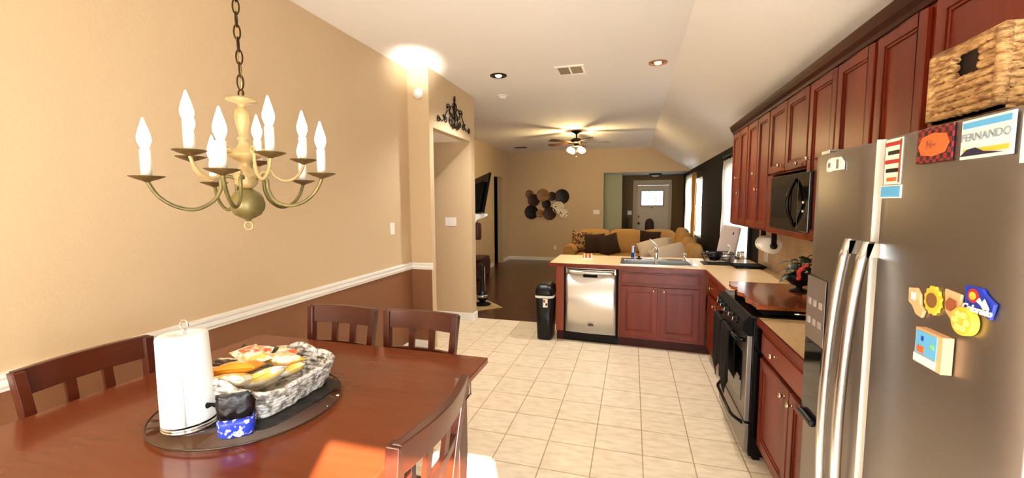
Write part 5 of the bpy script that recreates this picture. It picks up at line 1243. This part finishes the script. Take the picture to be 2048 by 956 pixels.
# sectional sofa along the far side, its right wing coming towards the kitchen
t = thing('sectional_sofa', 'large tan L-shaped sectional sofa in the living room', 'sofa', (0.2, 9.5, 0))
sf = M['sofa']
obj('base', MB().box(-1.20, 1.20, 9.15, 10.05, 0.05, 0.30).box(0.18, 1.20, 7.3, 9.15, 0.05, 0.30), sf, t, world=True, bevel=0.03)
obj('back_frame', MB().box(-1.20, 1.20, 9.93, 10.15, 0.05, 0.86).box(1.02, 1.20, 7.3, 9.93, 0.05, 0.78), sf, t, world=True, bevel=0.05)
arm_ = MB(); rings = []
for y_ in (9.08, 9.12, 10.05, 10.1):
    q = 0.9 if y_ in (9.08, 10.1) else 1
    rings.append([(-1.33+0.15*math.cos(2*PI*k/20)*q, y_, 0.54+0.15*math.sin(2*PI*k/20)*q) for k in range(20)])
arm_.loft(rings).box(-1.44, -1.20, 9.12, 10.05, 0.05, 0.50)
obj('arm', arm_, sf, t, world=True)
obj('arm', MB().cushion((0.70, 7.22, 0.35), (1.0, 0.24, 0.60), 5), sf, t, world=True)
for k in range(3): obj('seat_cushion', MB().cushion((-0.85+0.70*k, 9.50, 0.39), (0.73, 0.84, 0.20), 5), sf, t, world=True)
for k in range(3): obj('seat_cushion', MB().cushion((0.60, 7.62+0.62*k, 0.39), (0.84, 0.63, 0.20), 5), sf, t, world=True)
rx = Matrix.Rotation(math.radians(-10), 4, 'X')
for k in range(3): obj('back_cushion', MB().cushion((-0.84+0.70*k, 9.84, 0.73), (0.75, 0.26, 0.56), 4, rot=rx), sf, t, world=True)
for k in range(4):
    ry = Matrix.Rotation(math.radians(8), 4, 'Y')
    obj('back_cushion', MB().cushion((0.98, 7.52+0.60*k, 0.68+0.05*k), (0.24, 0.60, 0.50), 4, rot=ry), sf, t, world=True)
def pillow(label, m_, c, size, rz, rx_, ry_=0, name='throw_pillow'):
    R_ = Matrix.Rotation(rz, 4, 'Z') @ Matrix.Rotation(rx_, 4, 'X') @ Matrix.Rotation(ry_, 4, 'Y')
    mbb = MB().T(Matrix.Translation(c) @ R_); w, d, h = size; n = 14
    for sgn in (1, -1):
        vs = []; fs = []
        for i in range(n+1):
            for j in range(n+1):
                u, v = 2*i/n-1, 2*j/n-1; th_ = max(0, (1-u*u)*(1-v*v))**0.45
                k_ = 1 - 0.07*(1-abs(v))*abs(u)**3; k2 = 1-0.07*(1-abs(u))*abs(v)**3
                vs.append((u*w/2*k_, sgn*(d/2*th_+0.002), v*h/2*k2))
        for i in range(n):
            for j in range(n): fs.append((i*(n+1)+j, (i+1)*(n+1)+j, (i+1)*(n+1)+j+1, i*(n+1)+j+1))
        mbb.add(vs, fs, True)
    return single(name, mbb, m_, label, 'pillow')
pillow('large floral patterned pillow at the left end of the sofa', M['floral'], (-1.12, 9.58, 0.73), (0.46, 0.16, 0.46), 0.35, -0.2, 0.15)
pillow('dark brown throw pillow beside the floral pillow', M['brown_fabric'], (-0.80, 9.44, 0.70), (0.46, 0.15, 0.44), 0.05, -0.25, -0.05)
pillow('dark brown throw pillow tilted against the first brown one', M['brown_fabric'], (-0.50, 9.34, 0.69), (0.46, 0.15, 0.46), -0.1, -0.3, -0.28)
pillow('dark brown throw pillow in the corner seat of the sofa', M['brown_fabric'], (0.37, 9.55, 0.78), (0.44, 0.15, 0.42), -0.1, -0.2, 0.05)
pillow('white pillow lying on the sofa behind the faucet', M['whitefab'], (0.44, 8.55, 0.70), (0.66, 0.30, 0.46), -0.2, -0.75, -0.3)
pillow('white pillow nearest the kitchen on the right wing of the sofa', M['whitefab'], (0.66, 7.80, 0.67), (0.66, 0.30, 0.46), 0.1, -0.8, -0.35)
single('brown_blanket', MB().cushion((0.88, 8.5, 0.62), (0.30, 0.7, 0.34), 3.5), mat('taupe_blanket', '#5C452E', 0.95, bump=(40, 0.5, 0.01, (1, 1, 1))), 'folded dark taupe blanket on the right wing of the sofa', 'blanket')
# coffee table glimpsed over the counter
t = thing('side_table', 'small dark table with folded papers between sofa and peninsula', 'table', (-0.75, 8.35, 0))
obj('tabletop', MB().box(-0.35, 0.35, -0.2, 0.2, 0.50, 0.53), M['chair'], t, bevel=0.004)
for sx in (-1, 1):
    for sy in (-1, 1): obj('leg', MB().box(sx*0.31-0.02, sx*0.31+0.02, sy*0.16-0.02, sy*0.16+0.02, 0, 0.4998), M['chair'], t)

# dark rounded thing and dark plant near the front door
t = thing('entry_plant', 'dark tall plant in a pot left of the front door', 'plant', (-0.16, 12.45, 0))
obj('pot', MB().lathe([(0.09, 0), (0.13, 0.28), (0.12, 0.28), (0.1, 0.25)], seg=18), M['bronze'], t)
st = MB(); lv = MB(); rnd = random.Random(5)
for k in range(26):
    a = rnd.uniform(0, 2*PI); hh_ = rnd.uniform(0.45, 1.2); b = (0.07*math.cos(a), 0.07*math.sin(a), hh_); st.tube([(0, 0, 0.2), b], 0.004, 5)
    leaf(lv, b, (math.cos(a), math.sin(a), 0.5), 0.10, 0.03, 0.6)
obj('stem', st, M['leaf'], t); obj('leaves', lv, M['leaf'], t)
single('round_bench_finial', MB().lathe([(0.09, 0.0), (0.10, 0.6), (0.115, 0.95), (0.11, 1.08), (0.08, 1.15), (0.03, 1.185), (0.001, 1.19)], (0.43, 11.6, 0), 20), M['brown_fabric'], 'dark round-topped post standing behind the sofa before the front door', 'post')

# hearth, mantel, television, ottoman, stand
hearth = [(-1.91, 6.06), (-2.545, 5.425), (-3.385, 5.425), (-3.385, 7.53)]
struct('hearth_floor', MB().prism(hearth, 0.0005, 0.006), M['hearth'])
# corner fireplace wall behind the hall wall; it faces away from the kitchen
E0 = Vector((-2.30, 5.80, 0))
struct('wall_fireplace', MB().prism([(-2.69, 5.412), (-2.30, 5.80), (-3.385, 6.885), (-3.385, 5.412)], 0.007, H-0.001), M['wall'])
FPF = frame((E0.x, E0.y, 0), (-1, 1, 0), (1, 1, 0))
t = thing('mantel', 'white mantel shelf seen end-on past the hall wall', 'mantel', (-2.25, 5.85, 1.40))
ms = MB().T(FPF)
ms.prism([(-0.265, 1.452), (-0.265, 1.425), (-0.235, 1.415), (-0.20, 1.395), (-0.11, 1.375), (-0.07, 1.34), (-0.055, 1.29), (-0.05, 1.22), (-0.004, 1.22), (-0.004, 1.452)], 0.0, 1.35, 'x')
obj('shelf', ms, M['trim'], t, world=True)
obj('surround', MB().T(FPF).box(0.0, 0.17, -0.05, -0.004, 0.01, 1.2195).box(1.18, 1.35, -0.05, -0.004, 0.01, 1.2195).box(0.17, 1.18, -0.05, -0.004, 0.9, 1.2195), M['trim'], t, world=True)
t = thing('television', 'black television on a tilted wall arm above the mantel', 'television', (-2.2, 5.95, 1.9))
TF = FPF @ Matrix.Translation((0.44, -0.23, 1.70)) @ Matrix.Rotation(math.radians(5), 4, 'Y') @ Matrix.Rotation(math.radians(14), 4, 'X') @ Matrix.Rotation(math.radians(-4), 4, 'Z')
obj('screen', MB().T(TF).box(-0.53, 0.60, -0.035, 0.0, -0.29, 0.33), M['black'], t, world=True, bevel=0.006)
obj('back_housing', MB().T(TF).box(-0.42, 0.47, 0.001, 0.045, -0.24, 0.20), M['blackm'], t, world=True, bevel=0.01)
obj('wall_arm', MB().T(TF).box(-0.03, 0.03, 0.046, 0.10, -0.05, 0.05), M['blackm'], t, world=True)
t = thing('hanging_bag', 'dark leather satchel shape hanging below the mantel end', 'bag', (-2.2, 5.9, 1.1))
obj('bag_body', MB().T(FPF).cushion((0.03, -0.10, 1.19), (0.16, 0.09, 0.26), 6), M['leather'], t, world=True)
obj('strap', MB().T(FPF).tube([(0.0, -0.10, 1.31), (0.0, -0.10, 1.36), (0.05, -0.10, 1.37), (0.06, -0.10, 1.31)], 0.005), M['leather'], t, world=True)
t = thing('ottoman', 'brown leather ottoman by the left wall of the living room', 'ottoman', (-3.2, 8.3, 0))
obj('box_body', MB().box(-3.375, -3.03, 7.95, 8.75, 0.04, 0.39), M['leather'], t, world=True, bevel=0.02)
obj('cushion_top', MB().cushion((-3.20, 8.35, 0.425), (0.37, 0.84, 0.09), 5), M['leather'], t, world=True)
obj('foot', MB().box(-3.34, -3.30, 8.0, 8.04, 0, 0.0398).box(-3.09, -3.05, 8.0, 8.04, 0, 0.0398).box(-3.09, -3.05, 8.66, 8.70, 0, 0.0398).box(-3.34, -3.30, 8.66, 8.70, 0, 0.0398), M['blackm'], t, world=True)
sx_, sy_ = -2.27, 6.14
t = thing('upright_appliance', 'black upright appliance with a silver band standing on the hearth tiles', 'appliance', (sx_, sy_, 0.0065))
obj('base_foot', MB().T(Matrix.Translation((sx_, sy_, 0))).lathe([(0.13, 0.0066), (0.135, 0.02), (0.09, 0.035), (0.04, 0.05)], seg=20), M['blackm'], t, world=True)
obj('silver_band', MB().T(Matrix.Translation((sx_, sy_, 0))).lathe([(0.092, 0.13), (0.095, 0.14), (0.095, 0.165), (0.092, 0.17)], seg=20), M['steel_light'], t, world=True)
obj('body', MB().T(Matrix.Translation((sx_, sy_, 0))).lathe([(0.04, 0.05), (0.085, 0.10), (0.088, 0.1299), (0.09, 0.172), (0.07, 0.20), (0.03, 0.24), (0.02, 0.5), (0.03, 0.62), (0.001, 0.66)], seg=20), M['blackp'], t, world=True)
obj('cord_rod', MB().tube([(sx_+0.06, sy_-0.03, 0.20), (sx_+0.05, sy_-0.03, 0.62)], 0.005, 6), M['steel_light'], t, world=True)
for d_ in list(bpy.data.objects):
    if d_.type == 'MESH' and len(d_.data.polygons) == 0: bpy.data.objects.remove(d_)
